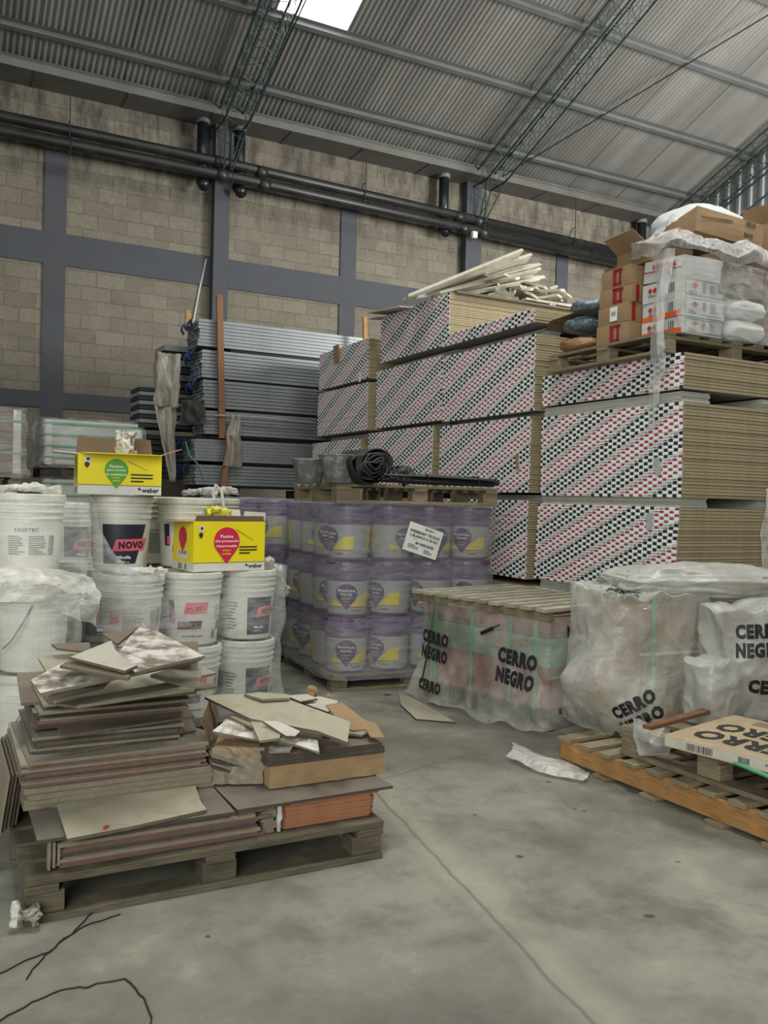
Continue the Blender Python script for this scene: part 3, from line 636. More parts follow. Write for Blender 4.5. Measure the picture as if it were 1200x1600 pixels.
t = thing('timber_bearer', 'dark bearers under the plastic-draped stud bundles', 'bearer', (2.9, 11.0, 0)); MB().bb(-.6, .6, -.25, .25, 0, 1.49).build('beam', 'wood_dark', t)
def drape(label, px, Y, w, h, mat, seed, name='plastic_sheet', bulge=.06, taper=.6, cat='plastic sheet', n=16, sway=.0):
    p = gy(px[0], px[1], Y)
    def f(u, v):
        k = 1-(1-taper)*v
        return (w*(u-.5)*k+sway*v+.03*nz((u*3, v*4, seed)), bulge*nz((u*5, v*2.2, seed+9))+bulge*.5*math.sin(u*9+seed), -h*v+.05*w*nz((u*6, 0, seed)))
    m = MB(); m.grid(f, n, int(n*1.6)); m.add([], [])
    o = m.build(name, mat, loc=p, smooth=True); so = o.modifiers.new('solid', 'SOLIDIFY'); so.thickness = .002
    return tag(o, label, cat)
drape('brownish torn plastic sheet hanging over the ends of the back stud bundles', (262, 552), 9.93, .30, .62, 'film_dirty', 3, taper=.9)
drape('lower torn plastic sheet trailing below the draped stud bundles', (258, 636), 9.93, .26, .85, 'film_dirty', 5, taper=.3, sway=.1)
drape('grey plastic sheet over the stud ends of the fourth bundle', (302, 625), 9.9, .24, .28, 'dark_sheet', 8, taper=1.25)
drape('pale brown plastic sheet hanging in front of the lower stud bundles', (368, 648), 9.9, .13, .62, 'film_dirty', 11, taper=2.0, sway=-.02)
m = MB(); m.tube([gy(318, 648, 9.93), gy(400, 652, 9.9), gy(488, 660, 9.9)], .012, 5); tag(m.build('plastic_strip', 'film_dirty'), 'twisted plastic strip stretched along the fourth stud bundle', 'plastic strip')
def stake(label, a, b, Y, w, mat):
    p, q = gy(*a, Y), gy(*b, Y); d = q-p; m = MB().box((0, 0, 0), (w, .035, d.length)).build('timber_stake', mat, loc=(p+q)/2, bevel=.003)
    m.rotation_euler = d.to_track_quat('Z', 'Y').to_euler(); m.rotation_euler = (0, math.atan2(d.x, d.z), 0); return tag(m, label, 'timber stake')
stake('tall rust-orange stake standing against the stud stack', (347, 685), (343, 461), 9.95, .075, 'wood_rust'); stake('leaning brown timber under the tall stake', (349, 762), (358, 680), 9.93, .07, 'wood_rust')
stake('short orange stake end above the left end of the stud stack', (293, 510), (294, 485), 10.3, .06, 'wood_orange'); stake('small orange stake rising behind the small plasterboard stack', (576, 935), (570, 495), 9.8, .05, 'wood_orange')
m = MB(); m.tube([gy(290, 690, 9.99), gy(296, 712, 9.985), gy(312, 728, 9.985), gy(322, 752, 9.985)], .007, 5); tag(m.build('green_strap', 'strap_green'), 'loose green strap end curling at the lower stud bundles', 'strap')
# ------------------------------------------------------------------ wrapped crates by the wall, far left
def wrapped_crate(label, x0, x1, z0, z1, Y, mat, film, straps=3, dep=.9):
    t = thing('wrapped_crate', label, 'crate', ((x0+x1)/2, Y+dep/2, z0)); w = x1-x0; h = z1-z0
    MB().bb(-w/2, w/2, -dep/2, dep/2, .0, h).build('crate_body', mat, t, bevel=.015)
    for i in range(2): MB().bb((-w/2+.02 if i == 0 else w/2-.09), (-w/2+.09 if i == 0 else w/2-.02), -dep/2-.012, -dep/2, 0, h).build('corner_post', 'carton_white', t)
    for k in range(straps): z = h*(k+.6)/straps; MB().bb(-w/2-.004, w/2+.004, -dep/2-.016, dep/2+.004, z, z+.018).build('strap', 'strap_green', t)
    m = MB()
    def f(u, v):
        a = -math.pi+u*2*math.pi; q = 1/max(abs(math.cos(a)), abs(math.sin(a))); x = math.cos(a)*q; y = math.sin(a)*q
        e = .03+.035*nz((x*3, y*3, v*5))+(.03 if v < .12 else 0); return (x*(w/2+e), y*(dep/2+e), -.04+v*(h+.06)+.02*nz((x*4, y*4, 1)))
    m.grid(f, 72, 16, closed=True); m.build('film_wrap', film, t, smooth=True); return t
wrapped_crate('white strapped crate under clear film, upper of the pair before the far wall', 1.13, 2.27, 1.62, 2.15, 10.8, 'white_crate', 'film_clear', 4)
wrapped_crate('lower white strapped crate partly hidden by the yellow box', 1.13, 2.2, .75, 1.45, 10.85, 'white_crate', 'film_clear', 5)
pallet('dark pallet between the two white crates by the wall', (1.68, 11.25, 1.47), 0, 1.15, .85, 6, 'wood_dark'); 
pallet('dark pallet under the lower white crate by the wall', (1.68, 11.25, .6), 0, 1.15, .85, 6, 'wood_dark')
tag(MB().bb(1.15, 2.2, 10.85, 11.7, 0, .59).build('crate_base', 'dark_sheet', bevel=.01), 'dark covered load under the white crates', 'crate')
wrapped_crate('brown crate in dull film at the left edge of the photo', -.5, .76, 1.47, 2.08, 9.0, 'brown_box', 'film_streaky', 2)
pallet('pallet under the brown film-wrapped crate at the left edge', (.13, 9.45, 1.31), 0, 1.25, .9, 6, 'wood_grey')
tag(MB().bb(-.5, .74, 9.02, 9.9, 0, 1.3).build('covered_load', 'brown_box', bevel=.02), 'dull brown load under the left edge crate', 'load')
# ------------------------------------------------------------------ buckets
PITCH = .388
PROF = [(0, .004), (.128, 0), (.134, .006), (.150, .262), (.156, .264), (.156, .272), (.151, .275), (.152, .292), (.159, .294), (.159, .302), (.153, .305), (.154, .325), (.162, .327), (.162, .336), (.155, .338), (.155, .356), (.150, .356), (.149, .34)]
LID = [(0, .366), (.128, .366), (.132, .360), (.140, .360), (.144, .378), (.156, .379), (.163, .374), (.165, .352), (.163, .344), (.158, .344)]
_bm = {}
def slope(): return (.150-.134)/.256
def bucket_proto(kind):
    body, lidm = {'weber': ('purple', 'purple'), 'weber_dark': ('purple', 'purple')}.get(kind, ('white_plastic', 'lid_white'))
    t = thing('plastic_bucket', 'x', 'bucket')
    MB().lathe(PROF, 36).build('body', body, t, smooth=False); MB().lathe(LID, 36).build('lid', lidm, t, smooth=False)
    m = MB(); m.tube([(.158, 0, .30), (.17, -.04, .22), (.165, -.08, .15), (.13, -.115, .11), (.07, -.15, .10), (0, -.162, .095)][:4], .003, 6)
    if kind in ('plain',): m.build('handle', 'cap_grey', t)
    first = []
    c = lambda off, a0=0: cyl(.134, slope(), 0, off, a0)
    def D(nm, mat, fn, off, step=.012):
        d = Decal(); fn(d); o = d.build(nm, mat, first[0] if first and nm in ('name_banner', 'lettering', 'small_print', 'weight_text', 'yellow_band', 'red_line', 'pin_mark', 'gold_text', 'brand_text') else t, c(off), step)
        if nm in ('label_panel', 'label_wrap', 'top_panel'): first.append(o)
    if kind == 'novo':
        D('label_panel', 'navy', lambda d: d.poly([(-.10, .235), (.115, .235), (.060, .035), (-.10, .035)]), .0012)
        D('name_banner', 'pink', lambda d: d.poly([(-.055, .098), (-.035, .158), (.125, .163), (.108, .103)]), .0020)
        D('lettering', 'ink', lambda d: d.text('NOVO', .038, .130, .125, .038, R(1), .06), .0028)
        D('small_print', 'ink_white', lambda d: d.text('Masilla', .005, .068, .060, .016, 0, .02).lines(0, .045, .07, .01, 2), .0028)
        D('side_print', 'ink_grey', lambda d: d.lines(-.19, .15, .09, .14, 12, 3), .0012)
    elif kind == 'novo_square':
        D('label_panel', 'navy', lambda d: d.rect(.065, .13, .15, .205), .0012)
        D('name_banner', 'pink', lambda d: d.poly([(.035, .125), (.05, .178), (.172, .182), (.172, .13)]), .0020)
        D('lettering', 'ink', lambda d: d.text('NOVO', .115, .153, .095, .034, R(1), .06), .0028)
        D('small_print', 'ink_white', lambda d: d.text('Masilla', .055, .068, .055, .015, 0, .02).lines(.052, .048, .05, .008, 2), .0028)
        D('side_print', 'ink_grey', lambda d: d.lines(-.09, .13, .07, .16, 9, 6).lines(.18, .13, .03, .1, 9, 5), .0012)
    elif kind == 'plack':
        D('top_panel', 'pink', lambda d: d.poly([(-.045, .165), (-.035, .225), (.075, .225), (.068, .165)]), .0012)
        D('name_banner', 'navy', lambda d: d.poly([(-.08, .082), (-.075, .125), (.048, .130), (.040, .087)]), .0012)
        D('dark_edge', 'navy', lambda d: d.rect(-.112, .175, .035, .12).rect(.155, .10, .03, .05), .0012)
        D('side_tag', 'pink', lambda d: d.rect(-.10, .145, .02, .045), .002)
        D('weight_text', 'ink', lambda d: d.text('32', .028, .193, .028, .02, 0, .05).text('kg', .052, .188, .012, .01).lines(-.012, .193, .035, .014, 2).text('LISTA PARA USAR', 0, .048, .105, .010, 0, .03), .0022)
        D('lettering', 'pink', lambda d: d.text('PLACK', -.018, .105, .095, .028, 0, -.012), .0022)
        D('barcode', 'ink', lambda d: d.bars(.118, .055, .022, .045, 8), .0014)
        D('side_print', 'ink_grey', lambda d: d.lines(.15, .17, .05, .08, 8, 4), .0012)
    elif kind == 'text':
        D('pink_patch', 'pink', lambda d: d.rect(-.10, .165, .05, .058), .0012)
        D('small_print', 'ink_grey', lambda d: d.lines(-.01, .12, .10, .12, 12, 8).lines(.10, .12, .06, .16, 18, 9), .0012)
        D('lettering', 'ink', lambda d: d.text('Contenido neto', -.02, .192, .09, .010, 0, .02).text('kg', -.10, .165, .03, .02), .0022)
        D('barcode', 'ink', lambda d: d.bars(.13, .16, .03, .1, 5), .0012)
    elif kind == 'fasetec':
        D('lettering', 'ink', lambda d: d.text('FASETEC', -.01, .215, .095, .016, 0, .01), .0014)
        D('table_print', 'ink_grey', lambda d: d.lines(-.05, .145, .075, .09, 9, 3).lines(.035, .145, .075, .09, 9, 5).bars(.095, .145, .03, .09, 3), .0012)
    elif kind in ('weber', 'weber_dark'):
        D('label_wrap', 'label_grey', lambda d: d.rect(0, .13, .80, .225), .001, .02)
        D('yellow_band', 'yellow', lambda d: d.poly([(-.12, .072), (-.12, .115), (-.05, .085), (.03, .095), (.09, .16), (.15, .165), (.15, .072)]).rect(-.30, .15, .10, .15).rect(.30, .15, .10, .15), .0016)
        D('red_line', 'ink_red', lambda d: d.rect(0, .068, .30, .004), .0020)
        D('pin_mark', 'purple_dark', lambda d: d.pin(-.02, .158, .070), .0022)
        D('lettering', 'ink_white', lambda d: d.text('Membrana', -.02, .182, .108, .020, 0, .015).text('líquida', -.02, .154, .07, .022, 0, .015), .0030)
        D('gold_text', 'yellow', lambda d: d.text('weberdry', -.02, .124, .06, .011).text('techos', -.02, .107, .04, .009), .0030)
        D('brand_text', 'ink', lambda d: d.text('weber', .055, .045, .06, .015, 0, .02).poly([(.012, .05), (.02, .055), (.022, .045)]), .0020)
    return t
BP = {}
FACE = math.pi
def bucket(kind, x, y, z, label, rot=0.0, group=None, tilt=None):
    # rot 0 turns the label towards the camera
    a = math.atan2(-y, -x)+rot
    if kind not in BP: BP[kind] = bucket_proto(kind); o = BP[kind]; o.location = (x, y, z); o.rotation_euler = (0, 0, a)
    else: o = copy_tree(BP[kind], (x, y, z), (0, 0, a))
    if tilt: o.rotation_euler = (tilt[0], tilt[1], a)
    o['label'] = label
    if group: o['group'] = group
    elif 'group' in o: del o['group']
    return o
# ---- white filler buckets: pallet in the middle
pallet('pallet under the white filler buckets, behind the tile heap', (1.16, 5.02, 0), R(14), 1.25, 1.2, 7, 'wood_dark')
Z = [.14, .14+PITCH, .14+2*PITCH]
ex = Vector((math.cos(R(14)), math.sin(R(14)))); ey = Vector((-ex.y, ex.x))
P0 = Vector((.905, 4.49))
def bp(i, j): return P0+ex*.345*i+ey*.335*j
kinds = [['text', 'plack', 'novo_square'], ['novo', 'plack', 'novo_square'], ['plain', 'text', 'plain'], ['plain', 'plain', 'plain']]
rowname = ['front', 'second', 'third', 'back']; colname = ['left', 'middle', 'right']
for k in range(2):
    for j in range(4):
        for i in range(3):
            p = bp(i, j)
            kd = kinds[j][i] if k == 1 else (['text', 'plack', 'novo_square'][i] if j == 0 else ('novo_square' if i == 2 else 'plain'))
            lab = {('text', 1, 0): 'white bucket with fine print, left of the front row under the yellow boxes', ('plack', 1, 0): 'white bucket with pink weight panel and dark banner, centre of front row', ('novo_square', 1, 0): 'white bucket with square navy label, right below the magenta-pin yellow box',
                   ('novo_square', 0, 0): 'white bucket with navy label at floor level, lowest of the right front corner', ('plack', 0, 0): 'lower white bucket behind the top of the broken tile heap'}.get((kd, k, j))
            lab = lab or 'white filler bucket, %s tier, %s row, %s place under the wrap' % (['bottom', 'middle'][k], rowname[j], colname[i])
            bucket(kd, p.x, p.y, Z[k], lab, {0: .15, 1: .05, 2: .10}[i] if j == 0 else random.uniform(-.5, .5), 'white filler buckets')
bucket('novo', .868, 4.62, Z[2]+.005, 'white bucket with navy label and pink banner under the green-pin yellow box', .12, 'white filler buckets')
bucket('plack', 1.265, 4.82, Z[2], 'white bucket with dark banner behind the magenta-pin yellow box', .05, 'white filler buckets')
bucket('text', 1.14, 5.10, Z[2], 'white bucket squeezed behind the navy-labelled bucket on the top tier', .3, 'white filler buckets')
bucket('plain', 1.50, 5.12, Z[2], 'white top-tier bucket just behind the knotted white rope', .3, 'white filler buckets')
bucket('plain', 1.40, 5.55, Z[2], 'white top-tier bucket at the back under loose film', .3, 'white filler buckets')
bucket('novo', .74, 5.62, Z[2]-.05, 'shaded white bucket with navy label seen in the gap left of the yellow box', .6, 'white filler buckets')
bucket('plain', .68, 5.2, Z[1]+.02, 'shaded bucket in the dark gap left of the filler pallet', .3, 'white filler buckets')
# ---- white buckets: pallet at left
pallet('pallet under the white buckets at the left edge', (.02, 4.62, 0), R(6), 1.15, 1.15, 7, 'wood_dark')
for k in range(2):
    for j in range(3):
        for i in range(3):
            x = .40-.345*i-.03*j; y = 4.12+.34*j-.02*i
            bucket('plain', x, y, Z[k], 'white wrapped bucket of left edge pallet, %s tier, %s row, %s from the aisle' % (['bottom', 'middle'][k], rowname[j], ['first', 'second', 'third'][i]), .2*i, 'white buckets at the left edge')
bucket('fasetec', .40, 4.36, Z[2]+.005, 'white bucket lettered in black on the top tier at the left edge', .02, 'white buckets at the left edge')
bucket('plain', .05, 4.30, Z[2]+.005, 'white bucket on the top tier cut by the left edge of the photo', .3, 'white buckets at the left edge')
bucket('plain', .22, 4.78, Z[2]+.01, 'white bucket behind the lettered one on the top tier at left', .3, 'white buckets at the left edge')
# ---- purple buckets
th = R(-4); C0 = Vector((2.40, 5.30)); wx = Vector((math.cos(th), math.sin(th))); wy = Vector((-wx.y, wx.x))
pallet('pallet under the film-wrapped purple buckets', (*(C0+wx*.62+wy*.58), 0), th, 1.22, 1.12, 7, 'wood_grey', h=.115, tb=.018)
for_film = (2.51, 6.88)
for k in range(3):
    for j in range(4):
        for i in range(4):
            if j > 1 and i > 0 and k < 2: continue      # inside of the load, never seen
            p = C0+wx*(.165+.318*i)+wy*(.165+.31*j); z = .118+k*.387
            bucket('weber', p.x, p.y, z, 'purple membrane bucket under film, %s tier, %s row, %s from the left corner' % (['bottom', 'middle', 'top'][k], rowname[j], ['first', 'second', 'third', 'fourth'][i]),
                   {0: [.15, .1, -.9][k], 1: [-.55, -.6, .9][k]}.get(i, random.uniform(-.9, .9)) if j == 0 else random.uniform(-1, 1), 'purple membrane buckets')
pallet('pallet under the further purple buckets', (2.55, 7.0, 0), R(4), 1.2, 1.1, 6, 'wood_dark')
for k in range(3):
    for j in range(2):
        for i in range(3):
            bucket('weber', 2.18+.33*i, 6.72+.33*j-.0*i, .14+k*.387, 'purple bucket of further pallet, %s tier, %s row, %s from left' % (['bottom', 'middle', 'top'][k], rowname[j], ['first', 'second', 'third'][i]), random.choice([.1, 1.4, -.8]), 'further purple buckets')
# ------------------------------------------------------------------ stretch film
def wrap(label, c, w, d, rot, z0, z1, mat, seed, rc=.12, amp=.02, waists=(), flare=0.0, name='stretch_film', nu=120, nv=44, group=None, faces=None, top=False, scal=0.0):
    def fn(u, v):
        a = u*2*math.pi; x = math.cos(a); y = math.sin(a); e = 7
        q = (abs(x)**e+abs(y)**e)**(-1/e); X = x*q*w/2; Y = y*q*d/2; z = z0+(z1-z0)*v
        k = 1.0
        for zw, dep, ww in waists: k -= dep*math.exp(-((z-zw)/ww)**2)
        if z-z0 < .12: k += flare*(1-(z-z0)/.12)
        o = amp*nz((X*4, Y*4, z*3.5), 1, seed)+amp*.6*nz((X*11, Y*11, z*2.2), 1, seed+3)
        s = 1+o/ (w/2)
        return (X*k*s, Y*k*s, z+amp*.6*nz((X*5, Y*5, seed)) if v > .97 or v < .03 else z)
    m = MB(); m.grid(fn, nu, nv, closed=True)
    if top:
        n = len(m.v); r0 = m.v[-nu:]; cc = Vector((0, 0, z1+.01))
        for q in (.8, .55, .3, .05): m.v += [tuple(cc+(Vector(p)-cc)*q+Vector((0, 0, .012*nz((p[0]*6*q, p[1]*6*q, seed))))) for p in r0]
        for j in range(4):
            for i in range(nu): m.f.append((n-nu+j*nu+i, n-nu+j*nu+(i+1) % nu, n+j*nu+(i+1) % nu, n+j*nu+i)); m.mi.append(0)
    o = m.build(name, mat, loc=(c[0], c[1], 0), rot=rot, smooth=True); return tag(o, label, 'stretch film', group), m
cw = C0+wx*.64+wy*.60
fo, fm = wrap('hazy stretch film wrapped round the three tiers of purple buckets', cw, 1.33, 1.27, th, .085, 1.29, 'film_streaky', 3, amp=.014, waists=((.49, .035, .05), (.88, .035, .05)), flare=.03)
wrap('hazy stretch film round the further purple buckets', for_film, 1.06, .76, 0, .13, 1.30, 'film_streaky', 5, amp=.014)
# printed sheet on the film
t = thing('paper_label', 'white printed sheet stuck askew on the purple bucket film', 'label', (0, 0, 0))
lp = gy(661, 845, cw.y-.66); m = MB(); rx = Matrix.Rotation(R(17), 3, 'Y')
m.box((0, 0, 0), (.27, .003, .20)); mo = m.build('sheet', 'ink_white', t, loc=lp, rot=(0, R(17), th))
dcl = Decal().text('84-4011', .03, .080, .075, .017, 0, .03).text('WEBERDRY TECHOS', 0, .045, .24, .020, 0, .04).text('L BLANCO X 20 KG', .0, .015, .22, .020, 0, .04).text('48 UNIDADES', .02, -.030, .15, .020, 0, .04).lines(-.05, -.008, .06, .006, 1).lines(-.06, -.06, .09, .03, 3).lines(.06, -.07, .07, .03, 3)
dcl.build('lettering', 'ink', mo, lambda a, b: Vector((a, -.003, b)))
lo, lm = wrap('clear film draped over the left pallet of white buckets', (.02, 4.40), 1.14, 1.1, R(0), .12, .93, 'film_clear', 8, amp=.035, waists=((.52, .04, .07),), flare=.04)
wrap('clear film round the top tier of white buckets at the left edge', (.14, 4.50), 1.0, .85, R(3), .93, 1.27, 'film_clear', 12, amp=.03)
cn = bp(1, 1.5)
wrap('clear wrinkled film round the middle pallet of white buckets', cn, 1.10, 1.42, R(14), .13, .935, 'film_clear', 15, amp=.02, waists=((.53, .03, .06),), flare=.03)
# loose film: collar rolled on the lids and the sail rising to the top bucket
def loft(rings, mat, label, name='stretch_film', amp=.02, seed=1, cat='stretch film', n=20, closed=False, parent=None):
    # rings: list of polylines (lists of points) joined into one draped sheet
    def sm(pl, u):
        x = u*(len(pl)-1); i = min(int(x), len(pl)-2); f = x-i; g = f*f*(3-2*f); return Vector(pl[i])*(1-g)+Vector(pl[i+1])*g
    def fn(u, v):
        x = v*(len(rings)-1); j = min(int(x), len(rings)-2); f = x-j; p = sm(rings[j], u)*(1-f)+sm(rings[j+1], u)*f
        return p+Vector((nz(p*6, 1, seed), nz(p*6, 1, seed+4), nz(p*6, 1, seed+8)))*amp+Vector((nz(p*22, 1, seed), nz(p*22, 1, seed+4), nz(p*22, 1, seed+8)))*amp*.35
    m = MB(); m.grid(fn, n*2, n*2); o = m.build(name, mat, parent, smooth=True)
    if not parent: tag(o, label, cat)
    return o, m
b0 = bp(0, 0); 
loft([[gy(138, 775, 4.48), gy(140, 860, 4.38), gy(150, 990, 4.28)], [gy(150, 790, 4.43), gy(168, 870, 4.32), gy(190, 985, 4.28)], [gy(157, 830, 4.42), gy(190, 890, 4.3), gy(235, 985, 4.28)], [gy(172, 870, 4.40), gy(215, 892, 4.31), gy(300, 975, 4.3)]],
     'film_streaky', 'torn sail of film rising from the white buckets to the green-pin box', amp=.02, seed=21)
def roll(label, pts, r, mat, seed, cat='stretch film', name='film_roll'):
    pts = [Vector(p) for p in pts]; out = []
    for i in range(len(pts)-1):
        for k in range(14): out.append(pts[i].lerp(pts[i+1], k/14))
    out.append(pts[-1]); m = MB(); m.tube(out, [r*(.75+.6*abs(nz(p*9, 1, seed))+.1) for p in out], 24)
    def cr(v):
        v = Vector(v); a = (1-2*abs(nz(v*24, 1, seed))); b = (1-2*abs(nz(v*55, 1, seed+3)))
        return Vector((nz(v*16, 1, seed), nz(v*16, 1, seed+2), nz(v*16, 1, seed+5)))*r*1.3*a+Vector((nz(v*60, 1, seed), nz(v*60, 1, seed+2), nz(v*60, 1, seed+5)))*r*.7*b
    m.v = [tuple(Vector(v)+cr(v)) for v in m.v]
    return tag(m.build(name, mat, smooth=True), label, cat)
roll('bunched roll of film lying on the lids at the right of the yellow box', [gy(412, 878, 4.62), gy(425, 885, 4.70), gy(436, 905, 4.78), gy(442, 925, 4.9)], .032, 'film_bunch', 31)
roll('bunched film lying on the front lids of the middle buckets', [gy(168, 888, 4.38), gy(215, 892, 4.34), gy(262, 893, 4.36)], .016, 'film_bunch', 33)
loft([[(-.12, 4.20, .935), (.14, 4.22, .955), (.40, 4.24, .950), (.60, 4.25, .93)], [(-.14, 4.02, .945), (.14, 4.00, .965), (.42, 4.02, .955), (.63, 4.08, .93)], [(-.14, 3.93, .91), (.14, 3.90, .93), (.42, 3.91, .92), (.66, 4.02, .86)], [(-.14, 3.93, .82), (.14, 3.90, .85), (.42, 3.91, .84), (.67, 4.04, .70)]],
     'film_bunch', 'crumpled film draped over the front lids at the left edge', amp=.035, seed=43, n=34)
for i in range(3): tag(MB().box((0, 0, 0), (.34-.03*i, .3, .012), rz=R(4*i)).build('cardboard_sheet', 'carton_white', loc=(.33-.3*(i == 2), 4.12, .918+.014*(i if i < 2 else 0))), ['lower pale card sheet on the lids at the left edge', 'upper pale card sheet on the lids at the left edge', 'pale card sheet further left on the lids'][i], 'card sheet')
for i, (x, y) in enumerate(((315, 768), (345, 766), (210, 762), (30, 762))):
    roll(['loose film lying over the back white buckets', 'loose film beside the rope on the back buckets', 'loose film behind the green-pin box', 'loose film on top of the left edge buckets'][i], [gy(x-28, y+2, 5.3), gy(x, y, 5.35), gy(x+26, y+3, 5.3)] if i < 3 else [gy(0, 764, 4.4), gy(40, 760, 4.4), gy(96, 768, 4.4)], .02, 'film_bunch', 50+i)
m = MB(); m.tube([gy(338, 798, 4.8), gy(333, 770, 4.8), gy(337, 758, 4.8), gy(346, 766, 4.8), gy(350, 797, 4.8), gy(345, 803, 4.78)], .009, 6); tag(m.build('rope_loop', 'rope_white'), 'knotted loop of white rope on the buckets behind the yellow box', 'rope')
roll('crumpled yellow bag end poking out of the magenta-pin box', [gy(322, 802, 4.65), gy(340, 796, 4.65), gy(358, 803, 4.65)], .028, 'lime', 61, 'bag', 'yellow_bag')
# ------------------------------------------------------------------ yellow cartons
def carton(name, label, cat, loc, rot, w, d, h, mat='cardboard', open_=True, th=.004, flaps=None, group=None, inner='cardboard_dark', tilt=None):
    t = thing(name, label, cat, loc, tilt if tilt else rot, group)
    m = MB(); m.bb(-w/2, w/2, -d/2, d/2, 0, th); 
    for s in (-1, 1): m.bb(s*w/2-th*(s > 0), s*w/2+th*(s < 0), -d/2, d/2, th, h); m.bb(-w/2+th, w/2-th, s*d/2-th*(s > 0), s*d/2+th*(s < 0), th, h)
    m.build('body', mat, t)
    if not open_:
        MB().bb(-w/2, w/2, -d/2, -.002, h, h+th).build('flap', mat, t); MB().bb(-w/2, w/2, .002, d/2, h, h+th).build('flap', mat, t)
    else:
        for (sx, sy, ang, fr, fm) in (flaps or []):
            L = (w if sy else d)-.01; f = fr; m = MB()
            if sy: m.add([(-L/2, 0, 0), (L/2, 0, 0), (L/2-.01, sy*math.cos(ang)*f, math.sin(ang)*f), (-L/2+.01, sy*math.cos(ang)*f, math.sin(ang)*f)], [(0, 1, 2, 3)])
            else: m.add([(0, -L/2, 0), (0, L/2, 0), (sx*math.cos(ang)*f, L/2-.01, math.sin(ang)*f), (sx*math.cos(ang)*f, -L/2+.01, math.sin(ang)*f)], [(0, 1, 2, 3)])
            o = m.build('flap', fm, t, loc=(sx*w/2, sy*d/2, h)); so = o.modifiers.new('s', 'SOLIDIFY'); so.thickness = .004
    return t
def yellow_box(label, loc, rot, w, d, h, pinmat, lines, tagl, flaps, pinx=-.02, tilt=None):
    t = carton('grout_carton', label, 'carton', loc, rot, w, d, h, 'yellow', True, flaps=flaps, tilt=tilt)
    F_ = plane((0, -d/2, 0), (1, 0, 0), (0, 0, 1)); L_ = plane((-w/2, 0, 0), (0, -1, 0), (0, 0, 1))
    Decal().rect(0, .022, w, .044).build('white_base', 'carton_white', t, plane((0, -d/2, 0), (1, 0, 0), (0, 0, 1), .001))
    Decal().rect(0, .0455, w, .003).rect(-.02+w*.29, h*.62, .002, .002).build('dark_line', 'ink', t, plane((0, -d/2, 0), (1, 0, 0), (0, 0, 1), .0015))
    Decal().pin(pinx, h*.60, h*.285).build('pin_mark', pinmat, t, plane((0, -d/2, 0), (1, 0, 0), (0, 0, 1), .002))
    dc = Decal()
    for i, (s, ww) in enumerate(lines): dc.text(s, pinx, h*.70-i*h*.10, ww*h*.45, h*.062, 0, .01)
    dc.build('lettering', 'ink_white', t, plane((0, -d/2, 0), (1, 0, 0), (0, 0, 1), .003))
    Decal().text('weber', pinx, h*.42, h*.19, h*.04, 0, .02).text(tagl, pinx, h*.345, h*.19, h*.05, 0, .02).build('gold_text', 'yellow', t, plane((0, -d/2, 0), (1, 0, 0), (0, 0, 1), .003))
    Decal().text('weber', w*.365, .024, .085, .024, 0, .035).poly([(w*.365-.065, .03), (w*.365-.05, .038), (w*.365-.046, .02)]).lines(w*.26, h*.42, .11, .05, 3, 2).poly([(w*.08, h*.83), (w*.08+.002, h*.84), (w*.33, h*.62), (w*.33-.002, h*.615)]).build('brand_text', 'ink', t, F_)
    Decal().rect(-w/2+.045, h*.86, .03, .03).build('badge', 'carton_white', t, F_); Decal().pin(-w/2+.04, h*.73, .012).rect(-w/2+.045, h*.86, .014, .014).build('badge_mark', 'navy', t, plane((0, -d/2, 0), (1, 0, 0), (0, 0, 1), .003))
    Decal().pin(0, h*.68, d*.19).build('side_pin', pinmat, t, L_); Decal().rect(0, .022, d, .044).rect(0, .085, d*.5, .045).build('side_white', 'carton_white', t, plane((-w/2, 0, 0), (0, -1, 0), (0, 0, 1), .001))
    Decal().bars(-.03, .022, .05, .03, 7).bars(.04, .022, .03, .03, 4).bars(0, .095, d*.4, .018, 3).lines(0, h*.68, d*.25, .03, 3).build('side_print', 'ink_grey', t, L_)
    return t
zl = Z[1]+.379; zl2 = Z[2]+.384
yellow_box('yellow and white carton with a green pin mark on top of the stacked buckets', (.835, 4.56, zl2+.006), R(-4), .40, .27, .20, 'green_print', [('Pastina', .72), ('para juntas', 1.0), ('en cerámicos', 1.15)], 'clásica',
           [(0, 1, R(75), .10, 'cardboard_dark'), (0, -1, R(-2), .10, 'yellow'), (-1, 0, R(4), .11, 'carton_white'), (1, 0, R(20), .11, 'cardboard')])
yellow_box('yellow and white carton with a magenta pin mark on the front buckets', (1.395, 4.62, zl+.004), R(9), .42, .27, .265, 'magenta', [('Pastina', .62), ('alta prestación', 1.15), ('impermeable', 1.0)], 'prestige',
           [(0, 1, R(80), .06, 'carton_white'), (0, -1, R(86), .03, 'cardboard_dark'), (-1, 0, R(0), .12, 'cardboard'), (1, 0, R(80), .05, 'carton_white')])
roll('crumpled white and yellow sachet standing out of the green-pin carton', [(.87, 4.58, 1.46), (.875, 4.58, 1.56), (.88, 4.585, 1.62)], .045, 'rope_white', 71, 'sachet', 'grout_sachet')
